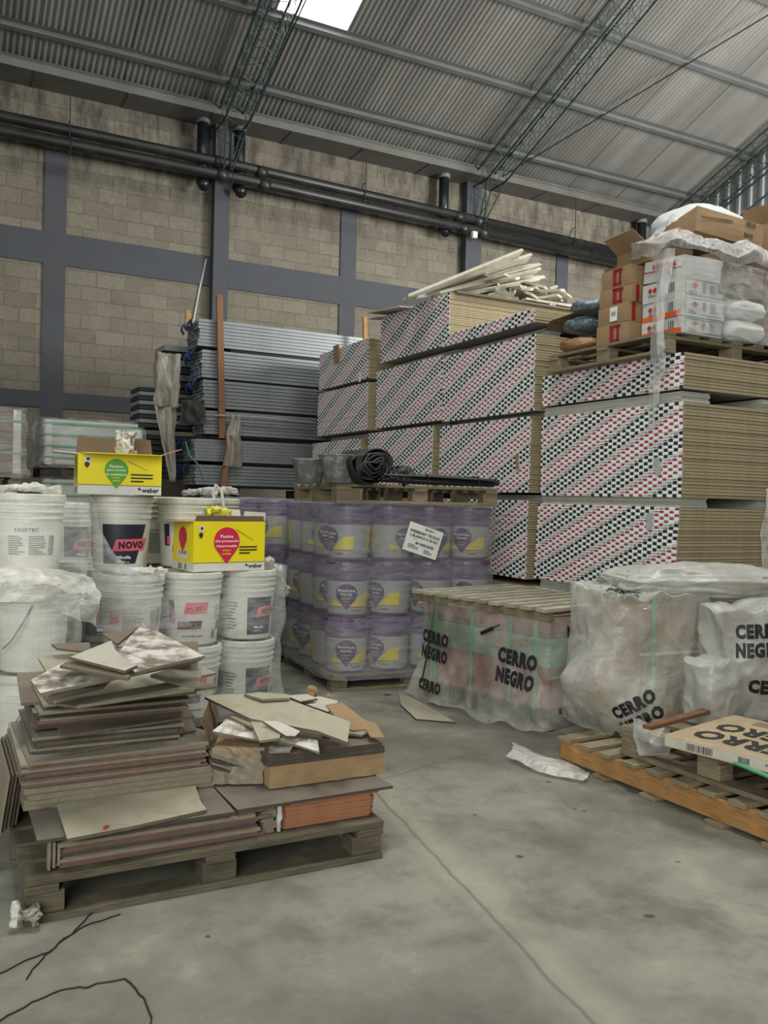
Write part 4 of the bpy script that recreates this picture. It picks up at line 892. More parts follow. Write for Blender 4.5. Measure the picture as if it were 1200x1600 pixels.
# ------------------------------------------------------------------ on top of the purple buckets
pc = C0+wx*.60+wy*.40
pallet('weathered pallet lying on the film-wrapped purple buckets', (pc.x, pc.y, 1.285), th, 1.24, .95, 6, 'wood_pale', h=.13, tb=.02)
zt2 = 1.285+.13
def mortar_bucket(label, x, y, s, rot, sq=1.0):
    t = thing('mortar_bucket', label, 'bucket', (x, y, zt2), rot, 'mortar buckets on the top pallet')
    def rr(u, z, off): a = u*2*math.pi; e = 4; q = (abs(math.cos(a))**e+abs(math.sin(a))**e)**(-1/e); r = (s*(.72+.30*z)+off)*(.9+.1*q); return (r*math.cos(a)*sq, r*math.sin(a), z*s*1.35)
    m = MB(); m.grid(lambda u, v: rr(u, min(v*2, 2-2*v)*.999+.001, -.0 if v < .5 else -.006), 40, 17, closed=True); m.add([rr(i/24, .01, -.002) for i in range(24)], [tuple(range(24))]); m.build('bucket_body', 'mortar_bucket', t, smooth=True)
    m = MB(); m.tube([rr(i/40, 1, .004) for i in range(41)], .007, 6); m.build('rim', 'mortar_bucket', t, smooth=True); return t
pp = gy(533, 745, 5.25); mortar_bucket('larger square mortar bucket caked in pale plaster, beside the rolled membrane', pp.x, 5.27, .135, .1); pp = gy(492, 745, 5.4); mortar_bucket('smaller mortar bucket at the left end of the top pallet', pp.x-.0, 5.5, .115, .3)
# rolled membrane: folded black sheet, its layers seen end on
t = thing('rolled_membrane', 'folded roll of black rubber membrane on the top pallet', 'membrane roll', tuple(gy(583, 728, 5.05)))
for k in range(7):
    m = MB(); s = 1-.12*k
    def fn(u, v):
        a = R(-200+400*u)+k*.5; rx = .135*s+.012*math.sin(a*3+k); rz = .105*s+.014*math.sin(a*2+k*1.3); return (rx*math.cos(a)+.02*nz((u*4, k, 1)), -.03*k*.3+v*.42, rz*math.sin(a)+.006*math.sin(u*14+k))
    m.grid(fn, 40, 5); o = m.build('fold', 'membrane_edge' if k % 2 else 'rubber', t, smooth=True); so = o.modifiers.new('s', 'SOLIDIFY'); so.thickness = .011
t = thing('bar_bundle', 'long bundle of thin black bars tied at both ends on the top pallet', 'bar bundle', (2.95, 5.02, zt2))
rn = random.Random(9)
for i in range(34):
    a = rn.uniform(0, math.pi); r = rn.uniform(.01, .05); x1 = rn.uniform(.46, .58); m = MB(); pts = [(-.30-rn.uniform(0, .06), r*2*math.cos(a)*.7, .02+r*math.sin(a)), (0, r*2*math.cos(a+.3), .012+r*math.sin(a)*1.2), (x1, r*2*math.cos(a+.5), .012+r*math.sin(a)*.9)]
    m.tube(pts, .007, 5); m.build('bar', 'rubber', t)
MB().tube([(-.05, -.1, .01), (-.05, -.08, .07), (-.05, .08, .07), (-.05, .1, .01)], .004, 5).build('tie', 'strap_black', t); MB().tube([(.35, -.1, .01), (.35, -.08, .07), (.35, .08, .07), (.35, .1, .01)], .004, 5).build('tie', 'strap_black', t)
roll('black crumpled rag between membrane roll and bar bundle', [(2.66, 5.04, zt2+.06), (2.74, 5.02, zt2+.07), (2.82, 5.02, zt2+.05)], .04, 'rubber', 77, 'rag', 'black_rag')
# ------------------------------------------------------------------ cartons on the nearest plasterboard stack
zc = 2.29
def gxp(x, y, X): p = gx(x, y, X); return p
t = pallet('old pallet on top of the nearest plasterboard stack carrying the cartons', (4.66, 4.55, zc-.015), R(90), 1.15, 1.3, 7, 'wood_pale', h=.13, tb=.02)
t2 = pallet('second pallet of cartons further right on the nearest plasterboard stack', (6.05, 4.55, zc-.015), R(90), 1.15, 1.2, 7, 'wood_pale', h=.13, tb=.02)
zp = zc+.115
def solid_carton(label, x, y, z, w, d, h, rot=0.0, mat='cardboard', group=None, tilt=None, puff=.008, name='cardboard_box'):
    t = thing(name, label, 'box', (x, y, z), tilt if tilt else rot, group)
    m = MB(); n = 5
    def face(fn): m.grid(fn, n, n)
    def pf(u, v): return puff*math.sin(u*math.pi)*math.sin(v*math.pi)
    face(lambda u, v: (-w/2+w*u, -d/2-pf(u, v), h*v)); face(lambda u, v: (w/2-w*u, d/2+pf(u, v), h*v)); face(lambda u, v: (w/2+pf(u, v), -d/2+d*u, h*v)); face(lambda u, v: (-w/2-pf(u, v), d/2-d*u, h*v)); face(lambda u, v: (-w/2+w*u, -d/2+d*v, h-pf(u, v)*.8)); face(lambda u, v: (w/2-w*u, -d/2+d*v, 0))
    m.build('box_body', mat, t); MB().bb(-w/2+.01, w/2-.01, -.004, .004, h-.006, h+.002).build('lid_seam', 'cardboard_dark', t); return t
LF = lambda w: plane((-w/2-.009, 0, 0), (0, -1, 0), (0, 0, 1)); FF = lambda d: plane((0, -d/2-.009, 0), (1, 0, 0), (0, 0, 1))
# four brown cartons with red tape: printed face looks to the aisle (-x)
ys = 4.36
for k, (h, rz) in enumerate(((.138, 3), (.125, -2), (.118, 2), (.13, -3))):
    z = zp+sum((.142, .128, .121)[:k])+.0
    x = 4.24+.01*k; t = solid_carton('brown carton %s, in the pile of four' % ['with a crushed corner at the bottom', 'with a white sticker, second from the bottom', 'with red tape, second from the top', 'with wide red tape at the top'][k], x+.0, ys+.16, z, .34, .30, h, R(rz), 'cardboard')
    if k != 1: Decal().rect(.0, h*.5, .035, h*.82).rect(.055, h*.48, .022, h*.78).rect(.03, h*.85, .10, .02).rect(.04, h*.15, .06, .016).build('red_tape', 'tape_red', t, LF(.34))
    else: Decal().rect(.02, h*.5, .075, .095).build('sticker', 'ink_white', t, LF(.34)); Decal().bars(.02, h*.52, .05, .03, 9).build('barcode', 'ink_grey', t, plane((-.181, 0, 0), (0, -1, 0), (0, 0, 1)))
    if k in (2, 1): Decal().rect(-.13, h*.5, .03, h*.9).build('side_tape', 'tape_red', t, FF(.30))
def sack(name, label, cat, p, sx, sy, sz, mat, seed, rot=0.0, amp=.12, group=None, n=28, e=2.6, tilt=None):
    m = MB()
    def fn(u, v):
        a = u*2*math.pi; b = (v-.5)*math.pi*.999; cb = math.copysign(abs(math.cos(b))**(2/e*1.0), 1); ca = math.copysign(abs(math.cos(a))**(2/e), math.cos(a)); sa = math.copysign(abs(math.sin(a))**(2/e), math.sin(a))
        q = Vector((ca*cb, sa*cb, math.copysign(abs(math.sin(b))**(1.1), math.sin(b))))
        qq = Vector((q.x*1.3+q.z*.6, q.y*2.6, q.z*2.2)); k = 1+amp*nz(q*1.4, 1, seed)+amp*.55*(1-2.4*abs(nz(qq*1.25, 1, seed+4)))+amp*.10*(1-2*abs(nz(qq*3.6, 1, seed+2)))
        return (q.x*sx/2*k, q.y*sy/2*k, sz/2+q.z*sz/2*k)
    m.grid(fn, n*2, n, closed=True); o = m.build(name, mat, loc=p, rot=tilt if tilt else rot, smooth=True); return tag(o, label, cat, group)
for k, (px_, py_, w, mat, lb) in enumerate(((905, 540, .30, 'sack_brown', 'shiny brown plastic sack at the bottom beside the four cartons'), (908, 508, .28, 'sack_clear', 'blue-grey clear sack of screws beside the four cartons'), (918, 480, .22, 'sack_clear', 'small grey clear sack on top of the sack pile'))):
    p = gx(px_, py_, 4.22); sack('plastic_sack', lb, 'sack', (4.28, p.y, p.z-.06 if k else p.z-.06), .34, w, .12, mat, 80+k)
t = thing('cardboard_piece', 'bent cardboard layer between the two lower plastic sacks', 'cardboard', tuple(gx(903, 497, 4.2)))
MB().add([(-.1, .2, .0), (-.1, -.17, .02), (.3, -.17, .02), (.3, .2, 0)], [(0, 1, 2, 3)]).build('sheet', 'cardboard', t); MB().add([(-.1, .2, .0), (.3, .2, 0), (.3, .26, -.06), (-.1, .26, -.06)], [(0, 1, 2, 3)]).build('folded_edge', 'cardboard_dark', t)
# open brown box on top of the four, flaps up
t = carton('open_carton', 'open brown carton with raised flaps above the four taped cartons', 'box', (4.34, 4.42, zp+.525), R(-6), .36, .34, .11, 'cardboard', True, flaps=[(-1, 0, R(35), .15, 'cardboard'), (0, -1, R(20), .10, 'cardboard_dark'), (0, 1, R(75), .12, 'cardboard_dark'), (1, 0, R(60), .10, 'cardboard_dark')])
# white and orange paint boxes
def paint_box(label, x, y, z, w, d, h, rot=0.0, orange=True, group=None):
    t = solid_carton(label, x, y, z, w, d, h, rot, 'box_white', group, puff=.003, name='hazard_box')
    if orange: Decal().rect(0, .018, d*.98, .032).build('orange_band', 'orange_print', t, plane((-w/2-.005, 0, 0), (0, -1, 0), (0, 0, 1)))
    dd = Decal()
    for q in (-.10, -.06): dd.poly([(q-.02, h*.62), (q, h*.62-.02), (q+.02, h*.62), (q, h*.62+.02)])
    dd.build('hazard_mark', 'ink_red', t, plane((-w/2-.005, 0, 0), (0, -1, 0), (0, 0, 1)))
    Decal().bars(.08, h*.55, .05, h*.5, 3).lines(-.08, h*.34, .07, .02, 3).build('side_print', 'ink_grey', t, plane((-w/2-.005, 0, 0), (0, -1, 0), (0, 0, 1)))
    F_ = plane((0, -d/2-.005, 0), (1, 0, 0), (0, 0, 1)); fr = Decal()
    for (a, b, c, e) in ((0, .012, w*.92, .004), (0, h-.012, w*.92, .004), (-w*.46, h/2, .004, h-.024), (w*.46, h/2, .004, h-.024)): fr.rect(a, b, c, e)
    fr.bars(.0, h*.55, .035, h*.5, 4).lines(w*.24, h*.52, w*.2, h*.5, 7, 4).lines(-w*.27, h*.22, w*.2, .03, 3); fr.build('frame_print', 'ink_grey', t, F_)
    Decal().poly([(-w*.3, h*.62), (-w*.22, h*.46), (-w*.14, h*.62), (-w*.22, h*.78)]).build('front_mark', 'ink_red', t, F_); return t
xx = 4.30
paint_box('white box with orange base and hazard marks, lowest beside the film strip', xx, 3.98+.14, zp, .36, .34, .105, R(2)); paint_box('white box with orange base and hazard marks, middle of the three', xx-.0, 3.96+.15, zp+.108, .36, .35, .12, R(-2)); paint_box('white box with red hazard diamonds, top of the three under the grey box', xx, 3.98+.14, zp+.231, .36, .34, .12, R(1), False)
t = solid_carton('pale box with red lettering propped on the white hazard boxes', xx-.01, 4.12, zp+.358, .32, .36, .14, R(-3), 'box_white', tilt=(R(5), 0, R(-3)))
Decal().text('NEWTEK', .02, .095, .22, .034, 0, .03).rect(0, .066, .34, .008).text('PINTURAS', .03, .045, .10, .014).build('lettering', 'ink_red', t, LF(.32))
for k, lb in enumerate(('crumpled white sack box at the bottom right of the hazard boxes', 'crumpled white sack box second from the bottom')): 
    t = sack('white_parcel', lb, 'parcel', (4.69, 4.08, zp+.135*k), .34, .36, .14, 'box_white', 90+k, amp=.07, e=5)
for k, (lb, h) in enumerate((('grey-brown carton above the white parcels under film', .2), ('brown carton under the torn film, second row', .15))):
    solid_carton(lb, 4.62+.03*k, 4.10, zp+.285+.165*k, .38, .36, h*.8, R(4*k), 'cardboard_dark')
for i in range(3):
    for k in range(3):
        if (i, k) == (2, 2): continue
        t = solid_carton('large brown carton right of the white parcels, %s layer, %s from the parcels' % (['bottom', 'middle', 'upper'][k], ['first', 'second', 'third'][i]), 5.09+.43*i, 4.12+.01*k, zp+.215*k, .41, .40, .21, R(random.uniform(-2, 2)), 'brown_box', 'large brown cartons')
        if k == 0: Decal().text('BITANYO', .04, .08, .16, .03, 0, .02).lines(.04, .045, .14, .02, 2).build('lettering', 'ink', t, FF(.40))
        if k == 0 or k == 2: Decal().pin(.05, .17, .03).poly([(.02, .15), (.08, .15), (.09, .13), (.01, .13)]).build('emblem', 'purple_dark', t, FF(.40))
# back rows so the load has depth
for i in range(4):
    for k in range(3): solid_carton('brown carton in the back row of the stacked cartons, %s layer, %s from the aisle' % (['bottom', 'middle', 'upper'][k], ['first', 'second', 'third', 'fourth'][i]), 4.5+.45*i if i else 4.58, 4.78, zp+.215*k, .42, .34, .21, R(random.uniform(-2, 2)), 'cardboard_dark', 'back row cartons')
# tilted box, white sack, right-hand boxes on top
t = solid_carton('tan carton tipped over on the very top of the load', 4.66, 4.22, zp+.66, .52, .36, .17, 0, 'cardboard', tilt=(R(-6), R(8), R(-12)))
Decal().bars(.15, .14, .08, .04, 6).text('BRE', .14, .06, .07, .03).build('lettering', 'ink', t, FF(.36)); Decal().poly([(-.24, .10), (.0, .135), (.02, .12), (-.22, .09)]).build('torn_flap', 'cardboard_dark', t, FF(.36))
sack('white_sack', 'bulging white woven sack on top of the carton load', 'sack', (5.02, 4.62, zp+.72), .85, .5, .38, 'sack_white', 95, amp=.08)
t = carton('open_carton', 'open tan carton at the right end of the load top', 'box', (5.36, 4.2, zp+.72), R(8), .42, .36, .2, 'cardboard', True, flaps=[(-1, 0, R(60), .12, 'cardboard'), (0, 1, R(80), .12, 'cardboard_dark'), (0, -1, R(30), .08, 'cardboard')])
solid_carton('brown carton beneath the open tan carton at the right end', 5.42, 4.15, zp+.65, .50, .40, .065, R(3), 'brown_box')
# torn film over the load
Y0 = 3.86
def G(x, y, Y=Y0): return gy(x, y, Y)
loft([[gx(985, 405, 4.1), G(1045, 392), G(1100, 398), G(1200, 420), G(1270, 430)], [gx(992, 378, 4.08), G(1050, 380, 3.84), G(1110, 392, 3.84), G(1200, 400, 3.84), G(1270, 408, 3.84)], [gx(1030, 365, 4.25), G(1060, 362, 3.98), G(1110, 375, 3.95), G(1200, 388, 3.9), G(1270, 395, 3.9)]], 'film_vertical', 'twisted torn film running across the top cartons', amp=.05, seed=81)
loft([[gx(1022, 392, 4.03), gx(1026, 460, 4.02), gx(1018, 540, 4.01), gx(1014, 610, 4.03), gx(1012, 672, 4.06)], [gx(1034, 390, 3.98), gx(1030, 460, 3.98), gx(1026, 540, 3.97), gx(1022, 610, 4.02), gx(1020, 672, 4.06)], [gx(1052, 388, 4.03), gx(1044, 460, 4.02), gx(1038, 540, 4.01), gx(1030, 610, 4.04), gx(1026, 665, 4.06)]], 'film_vertical', 'long strip of torn film hanging down over the printed boards', amp=.025, seed=84)
loft([[gx(1062, 340, 4.35), gx(1045, 352, 4.35), gx(1022, 372, 4.2)], [gx(1055, 332, 4.4), gx(1035, 350, 4.4), gx(1010, 378, 4.25)], [gx(1040, 350, 4.35), gx(1020, 366, 4.3), gx(1000, 388, 4.2)]], 'film_vertical', 'pale film tail standing up beside the white sack', amp=.03, seed=86)
loft([[G(1055, 400, 3.87), G(1058, 470, 3.87), G(1062, 520, 3.88)], [G(1110, 402, 3.86), G(1120, 450, 3.86), G(1125, 520, 3.87)], [G(1200, 425, 3.86), G(1205, 470, 3.86), G(1210, 545, 3.87)], [G(1270, 430, 3.86), G(1280, 470, 3.86), G(1290, 545, 3.87)]], 'film_clear', 'clear film stretched over the front of the cartons', amp=.015, seed=88)
loft([[G(1196, 760, 3.86), G(1192, 840, 3.84), G(1196, 940, 3.82)], [G(1215, 760, 3.82), G(1210, 840, 3.8), G(1215, 940, 3.8)]], 'film_vertical', 'film hanging at the right edge in front of the tan board edges', amp=.02, seed=90)
# ------------------------------------------------------------------ strapped tile crate under a slatted pallet
cA = Vector((3.13, 3.93, 0)); cth = math.atan2(4.98-3.93, 2.90-3.13)-math.pi/2     # left face runs away from the camera
cr = thing('tile_crate', 'crate of pinkish tile cartons in clear printed film under a slatted pallet', 'crate', cA, cth)
CL, CW, CH = 1.06, .80, .66        # local y along the aisle face, x inwards
MB().bb(.04, CW, .02, CL, .12, .36).build('lower_cartons', 'pink_carton', cr, bevel=.006); MB().bb(.035, CW, .01, CL, .362, .53).build('middle_cartons', 'green_carton', cr, bevel=.006)
MB().bb(.05, CW, .03, CL, .532, .56).build('dark_layer', 'carton_brown', cr); MB().bb(.035, CW, .015, CL, .562, CH).build('top_cartons', 'pink_carton', cr, bevel=.006)
for y in (.30, .62, .95): MB().bb(.024, .034, y, y+.018, .12, CH).build('strap', 'strap_green', cr)
for z in (.30, .40, .50): MB().bb(.03, CW+.005, .002, .012, z, z+.014).build('strap', 'strap_green', cr)
for y in (.1, .98): MB().bb(0.03, .04, y, y+.03, .12, CH).build('corner_strip', 'strap_green', cr)
MB().bb(.04, CW, .0, CL, .0, .02).build('base_board', 'wood_dark', cr); MB().bb(.05, CW, .02, CL, .10, .12).build('base_deck', 'wood_dark', cr)
for y in (.06, .53, 1.0): MB().bb(.05, .16, y-.05, y+.05, .02, .10).bb(.34, .46, y-.05, y+.05, .02, .10).bb(.66, .78, y-.05, y+.05, .02, .10).build('bearer', 'wood_dark', cr)
LX = plane((.034, 0, 0), (0, -1, 0), (0, 0, 1), .002)
Decal().text('PORCELLANATO', -.34, .485, .46, .045, 0, .0).text('ESMALTADO', -.36, .43, .2, .02).build('lettering', 'ink_red', cr, LX)
# cover: loose bag, wider at the foot
def crate_cover():
    def fn(u, v):
        a = u*2*math.pi; x = math.cos(a); y = math.sin(a); e = 9; q = (abs(x)**e+abs(y)**e)**(-1/e)
        z = .015+.65*v; k = 1+.16*max(0, 1-v*2.6)+.03
        X = CW/2+x*q*(CW/2+.02)*k; Yy = CL/2+y*q*(CL/2+.02)*k
        am = .012+.04*max(0, 1-v*2.2); n1 = am*nz((X*5, Yy*5, z*4), 1, 5)+am*.5*(1-2*abs(nz((X*9, Yy*9, z*4), 1, 6)))
        return (X+x*n1, Yy+y*n1, z+(am*.8*nz((X*6, Yy*6, 2)) if v < .9 else 0))
    m = MB(); m.grid(fn, 170, 44, closed=True); return m
cm_ = crate_cover(); co = cm_.build('printed_cover', 'bag_film', cr, smooth=True); bv = bvh_of(cm_)
def logo(o, cx, cy, s, ex, ey, parent, bvx, rot=0.0, half=None, off=.005, mat='ink'):
    d = Decal()
    if half != 'low': d.text('CERRO', 0, s*.36, s*1.75, s*.58, 0, .065)
    if half != 'top': d.text('NEGRO', 0, -s*.36, s*1.75, s*.58, 0, .065)
    c_, s_ = math.cos(rot), math.sin(rot); d.v = [(cx+a*c_-b*s_, cy+a*s_+b*c_) for a, b in d.v]
    vs, fs = d.refined(.02); f = onto(bvx, o, ex, ey, off); m = MB(); m.add([tuple(f(a, b)) for a, b in vs], fs); return m.build('lettering', mat, parent)
logo((0, 0, 0), -.20, .34, .165, (0, -1, 0), (0, 0, 1), cr, bv, R(-4)); logo((0, 0, 0), -.90, .37, .15, (0, -1, 0), (0, 0, 1), cr, bv, R(-3))
logo((0, 0, 0), -.90, .07, .13, (0, -1, 0), (0, 0, 1), cr, bv, R(-2), 'top'); logo((0, 0, 0), .22, .63, .12, (1, 0, 0), (0, 0, 1), cr, bv, R(4), 'low')
m = MB(); m.tube([(-.005, .93, CH+.02), (-.035, .97, .3), (-.07, .98, .12)], .006, 5); m.build('black_strap', 'strap_black', cr)
m = MB(); m.tube([(-.01, .33, CH-.01), (-.02, .33, .59), (-.05, .40, .55)], .004, 5); m.box((-.06, .42, .535), (.012, .10, .022), rx=R(-25)); m.build('strap_tail', 'strap_black', cr)
st = thing('slatted_pallet', 'upturned slatted pallet lying on the tile crate', 'pallet', cA+Vector((0, 0, CH+.006)), cth)
for i in range(10): y = -.05+i*(CL+.12)/10; MB().box((CW/2-.02+random.uniform(-.008, .008), y+.04, .045), (CW+.13, .075, .022), rz=R(random.uniform(-.6, .6))).build('slat', 'wood_bleached', st, bevel=.002)
for x in (-.015, CW/2, CW-.03): MB().bb(x-.02, x+.02, -.03, CL+.03, -.02, .035).build('side_rail', 'wood_grey', st, bevel=.002)
# ------------------------------------------------------------------ floor pieces
pts = [gz(622, 1085), gz(626, 1103), gz(650, 1126), gz(712, 1131), gz(640, 1090)]
slab('broken_tile', 'pale broken tile lying on the floor beside the tile crate', 'tile', [(p.x, p.y) for p in pts], 0.0005, .010, ['tile_beige', 'edge_dark'])
loft([[gz(800, 1160, .02), gz(850, 1180, .02), gz(922, 1205, .01)], [gz(800, 1172, .05), gz(850, 1192, .05), gz(918, 1216, .03)], [gz(790, 1182, .02), gz(845, 1205, .02), gz(910, 1222, .01)]], 'film_bunch', 'flat scrap of clear film on the floor in front of the tile crate', amp=.015, seed=92, name='film_scrap')
def wire(label, pts, r=.0022):
    m = MB(); P_ = [gz(*p, .003) for p in pts]; out = []
    for i in range(len(P_)-1):
        for k in range(4): q = P_[i].lerp(P_[i+1], k/4); out.append(q+Vector((nz(q*30)*.006, nz(q*30, 1, 3)*.006, 0)))
    out.append(P_[-1]); m.tube(out, r, 5); return tag(m.build('loose_wire', 'wire_black'), label, 'wire')
wire('longer black wire curling across the floor at the bottom left corner', [(-20, 1607), (0, 1595), (50, 1566), (90, 1549), (124, 1541), (135, 1543), (150, 1536), (195, 1529), (212, 1545), (225, 1562), (236, 1590), (232, 1612)])
wire('black wire running from the left edge to the near pallet', [(-15, 1530), (0, 1522), (40, 1500), (75, 1488), (110, 1460), (140, 1430), (165, 1412), (182, 1407)]); wire('black wire with a free end beside the near pallet', [(42, 1530), (50, 1515), (72, 1492), (100, 1466), (130, 1448), (160, 1438), (188, 1428)])
# ------------------------------------------------------------------ pallets, bags and tile box at right
lp = thing('wooden_pallet', 'low orange-edged pallet with spaced deck boards at the right, nearest the aisle', 'pallet', (3.52, 2.86, 0), R(2.5))
for i in range(9):
    y = -.60+i*.148; MB().box((-.02+random.uniform(-.01, .01)-.0, y, .128), (1.30, .085, .02), rz=R(random.uniform(-1.5, 1.5))).build('deck_board', 'wood_pale', lp, bevel=.002)
for x in (-.615, 0, .60): MB().bb(x-.02, x+.02, -.64, .63, .021, .117).build('stringer', 'wood_orange', lp, bevel=.003)
for y in (-.60, -.33, 0.03, .33, .60): MB().box((0, y, .01), (1.32, .09, .018)).build('bottom_board', 'wood_pale', lp, bevel=.002)
up = pallet('darker pallet stacked on the orange-edged one, carrying the flat tile box', (3.50, 2.64, .14), R(90+4), .98, 1.12, 6, 'wood_grey', h=.135, tb=.022)
b1 = sack; 
t = thing('tile_box', 'flat worn carton of tiles lettered in black on the right-hand pallet', 'tile box', (3.17, 2.50, .282), R(12))
t.rotation_euler = (0, 0, R(13)); bw, bd, bh = .60, .60, .052
MB().bb(-bw/2, bw/2, -bd/2, bd/2, 0, bh).build('box_body', 'card_pale', t, bevel=.006)
MB().bb(-bw/2-.001, -bw/2, -bd/2+.01, bd/2-.01, .006, bh-.006).build('pale_side', 'tile_white', t)
Decal().bars(-.13, bh/2, .12, .03, 16, 3).text('INSTALACION', .20, bh/2+.004, .1, .012, 0, .02).bars(.06, bh/2, .05, .025, 8).build('side_print', 'ink', t, plane((-bw/2-.001, 0, 0), (0, -1, 0), (0, 0, 1), .001))
dd = Decal().text('CERRO', -.02, .15, .50, .15, 0, .04).text('NEGRO', -.02, -.04, .50, .15, 0, .04) 
dd.build('lettering', 'ink', t, plane((0, 0, bh), (0, 1, 0), (-1, 0, 0)))
MB().bb(.18, .26, .05, .15, bh, bh+.0012).build('small_stamp', 'carton_brown', t)
tag(MB().box((0, 0, 0), (.66, .045, .018)).build('timber_stick', 'wood_rust', loc=(gz(1017, 1135, .36)+gz(1125, 1105, .36))/2, rot=math.atan2(*((gz(1125, 1105, .36)-gz(1017, 1135, .36)).yx)), bevel=.002), 'thin reddish stick lying across the far edge of the flat tile box', 'stick')
m = MB(); m.tube([(2.93, 2.68, .29), (2.90, 2.52, .292), (2.88, 2.36, .29), (2.86, 2.22, .29)], .008, 6); tag(m.build('green_strap', 'strap_green'), 'green strap trapped under the flat tile box', 'strap')
roll('white strap curl under the flat tile box', [(2.90, 2.62, .29), (2.885, 2.55, .295), (2.88, 2.50, .285)], .006, 'rope_white', 101, 'strap', 'white_strap')
# tall bagged cartons
bg = thing('bagged_cartons', 'tall carton block in a loose printed plastic bag behind the flat tile box', 'bagged cartons', (3.42, 3.52, .142), R(-4))
MB().bb(-.16, .22, -.20, .22, .03, .66).build('carton_block', 'cardboard', bg, bevel=.008); MB().bb(-.32, .30, -.24, .26, 0, .03).build('base_board', 'wood_dark', bg)
MB().bb(-.10, -.075, -.225, -.222, .05, .71).build('green_strap', 'strap_green', bg); MB().bb(-.17, .23, -.222, -.218, .40, .415).build('white_strap', 'rope_white', bg)
Decal().text('CERRO', -.0, .0, .12, .03, 0, .03).build('carton_print', 'ink', bg, lambda a, b: Vector((.04-b, -.203, .28+a)))
Decal().poly([(-.03, .10), (0, .13), (.03, .10), (0, .08)]).build('red_mark', 'ink_red', bg, plane((.0, -.203, 0), (1, 0, 0), (0, 0, 1), .002))
def bagfn(w, d, h, bulges, seed, amp=.03, topz=1.0):
    def fn(u, v):
        a = u*2*math.pi; x = math.cos(a); y = math.sin(a); e = 5; q = (abs(x)**e+abs(y)**e)**(-1/e)
        z = h*min(1, v/.86); s = 1.0 if v <= .86 else 1-((v-.86)/.14)**1.3*.98
        X, Y = x*q*w/2*s, y*q*d/2*s
        o = amp*(nz((X*4, Y*4, z*3), 1, seed)+.6*(1-2*abs(nz((X*6, Y*6, z*4), 1, seed+3)))+.25*(1-2*abs(nz((X*15, Y*15, z*11), 1, seed+5))))
        for (ba, bz, bw_, bh_, am) in bulges:
            da = (a-ba+math.pi) % (2*math.pi)-math.pi; o += am*math.exp(-(da/bw_)**2-((z-bz)/bh_)**2)
        o *= s; zz = z+(.04*nz((X*4, Y*4, seed))+.03*(1-2*abs(nz((X*9, Y*9, 3), 1, seed))))*(1 if v > .8 else 0)
        return (X+x*o, Y+y*o, zz)
    m = MB(); m.grid(fn, 160, 80, closed=True); return m
bm_ = bagfn(.64, .50, .71, [(R(195), .27, .5, .13, .20), (R(250), .12, .4, .12, .10), (R(180), .10, .8, .12, .05)], 7, .034)
bm_.build('printed_bag', 'bag_hazy', bg, smooth=True); bb_ = bvh_of(bm_)
logo((0, 0, 0), .07, .14, .12, (.66, -.75, 0), (0, 0, 1), bg, bb_, R(30)); logo((-.12, 0, .60), 0, 0, .10, (.8, -.6, 0), (.36, .48, .8), bg, bb_, R(-10))
sack('plastic_fold', 'puffed grey fold of the printed bags lying over the top of the bagged cartons', 'plastic bag', (3.80, 3.42, .80), .95, .42, .20, 'bag_milky', 111, R(-12), amp=.22, e=2.4, n=40)
sack('plastic_fold', 'flat pale fold of bag film behind the puffed fold', 'plastic bag', (3.62, 3.60, .86), .70, .40, .12, 'bag_milky', 113, R(5), amp=.2, e=2.4, n=36)
o3 = thing('printed_plastic_bag', 'large crumpled printed bag at the right edge beside the bagged cartons', 'plastic bag', (3.80, 3.02, .28), R(-6))
m3 = bagfn(.62, .30, .52, [(R(230), .3, .5, .2, .06), (R(290), .15, .4, .14, .06)], 17, .035); m3.build('bag_body', 'bag_milky', o3, smooth=True); b3 = bvh_of(m3)
logo((0, 0, 0), .02, .40, .125, (.62, -.78, 0), (0, 0, 1), o3, b3, R(4)); logo((0, 0, 0), .08, .12, .13, (.62, -.78, 0), (0, 0, 1), o3, b3, R(-6), 'top')
tag(bagfn(.34, .16, .27, [(R(210), .16, .6, .12, .05), (R(300), .08, .6, .1, .04)], 29, .035).build('crumpled_bag', 'bag_milky', loc=(3.43, 2.98, .285), rot=R(12), smooth=True), 'rounded crumpled fold of milky bag just behind the reddish stick', 'plastic bag')
loft([[gz(985, 1125, .32), gz(1010, 1130, .33), gz(1040, 1140, .32)], [gz(990, 1150, .26), gz(1015, 1160, .27), gz(1045, 1165, .26)], [gz(998, 1175, .20), gz(1015, 1180, .20), gz(1035, 1178, .21)]], 'bag_milky', 'low fold of milky bag hanging over the pallet edge by the stick end', 'crumpled_bag', .03, 121, 'plastic bag')
# ------------------------------------------------------------------ near pallet with the heap of tiles
pallet('worn grey pallet in the foreground carrying the heap of loose tiles', (.872, 3.29, 0), R(0), 1.22, 1.02, 7, 'wood_worn', h=.14, tb=.024, bw=.12)
Zp = lambda x, y: (x/1.875, 900+y/1.875)
def tile(label, x0, x1, y0, y1, z, th=.0095, mats=('tile_grey', 'edge_brown'), rot=0.0, group=None, corner=0.0, tilt=(0, 0), name='ceramic_tile'):
    w, d = x1-x0, y1-y0
    if corner:
        pl = []
        for cx_, cy_, a0 in ((w/2, -d/2, -90), (w/2, d/2, 0), (-w/2, d/2, 90), (-w/2, -d/2, 180)):
            for k in range(5): a = R(a0+22.5*k); pl.append((cx_-math.copysign(corner, cx_)+corner*math.cos(a), cy_-math.copysign(corner, cy_)+corner*math.sin(a)))
    else: pl = [(-w/2, -d/2), (w/2, -d/2), (w/2, d/2), (-w/2, d/2)]
    m = MB(); m.prism(pl, 0, th, 0, 1); o = m.build(name, list(mats), loc=((x0+x1)/2, (y0+y1)/2, z)); o.rotation_euler = (tilt[0], tilt[1], rot); return tag(o, label, 'tile', group)
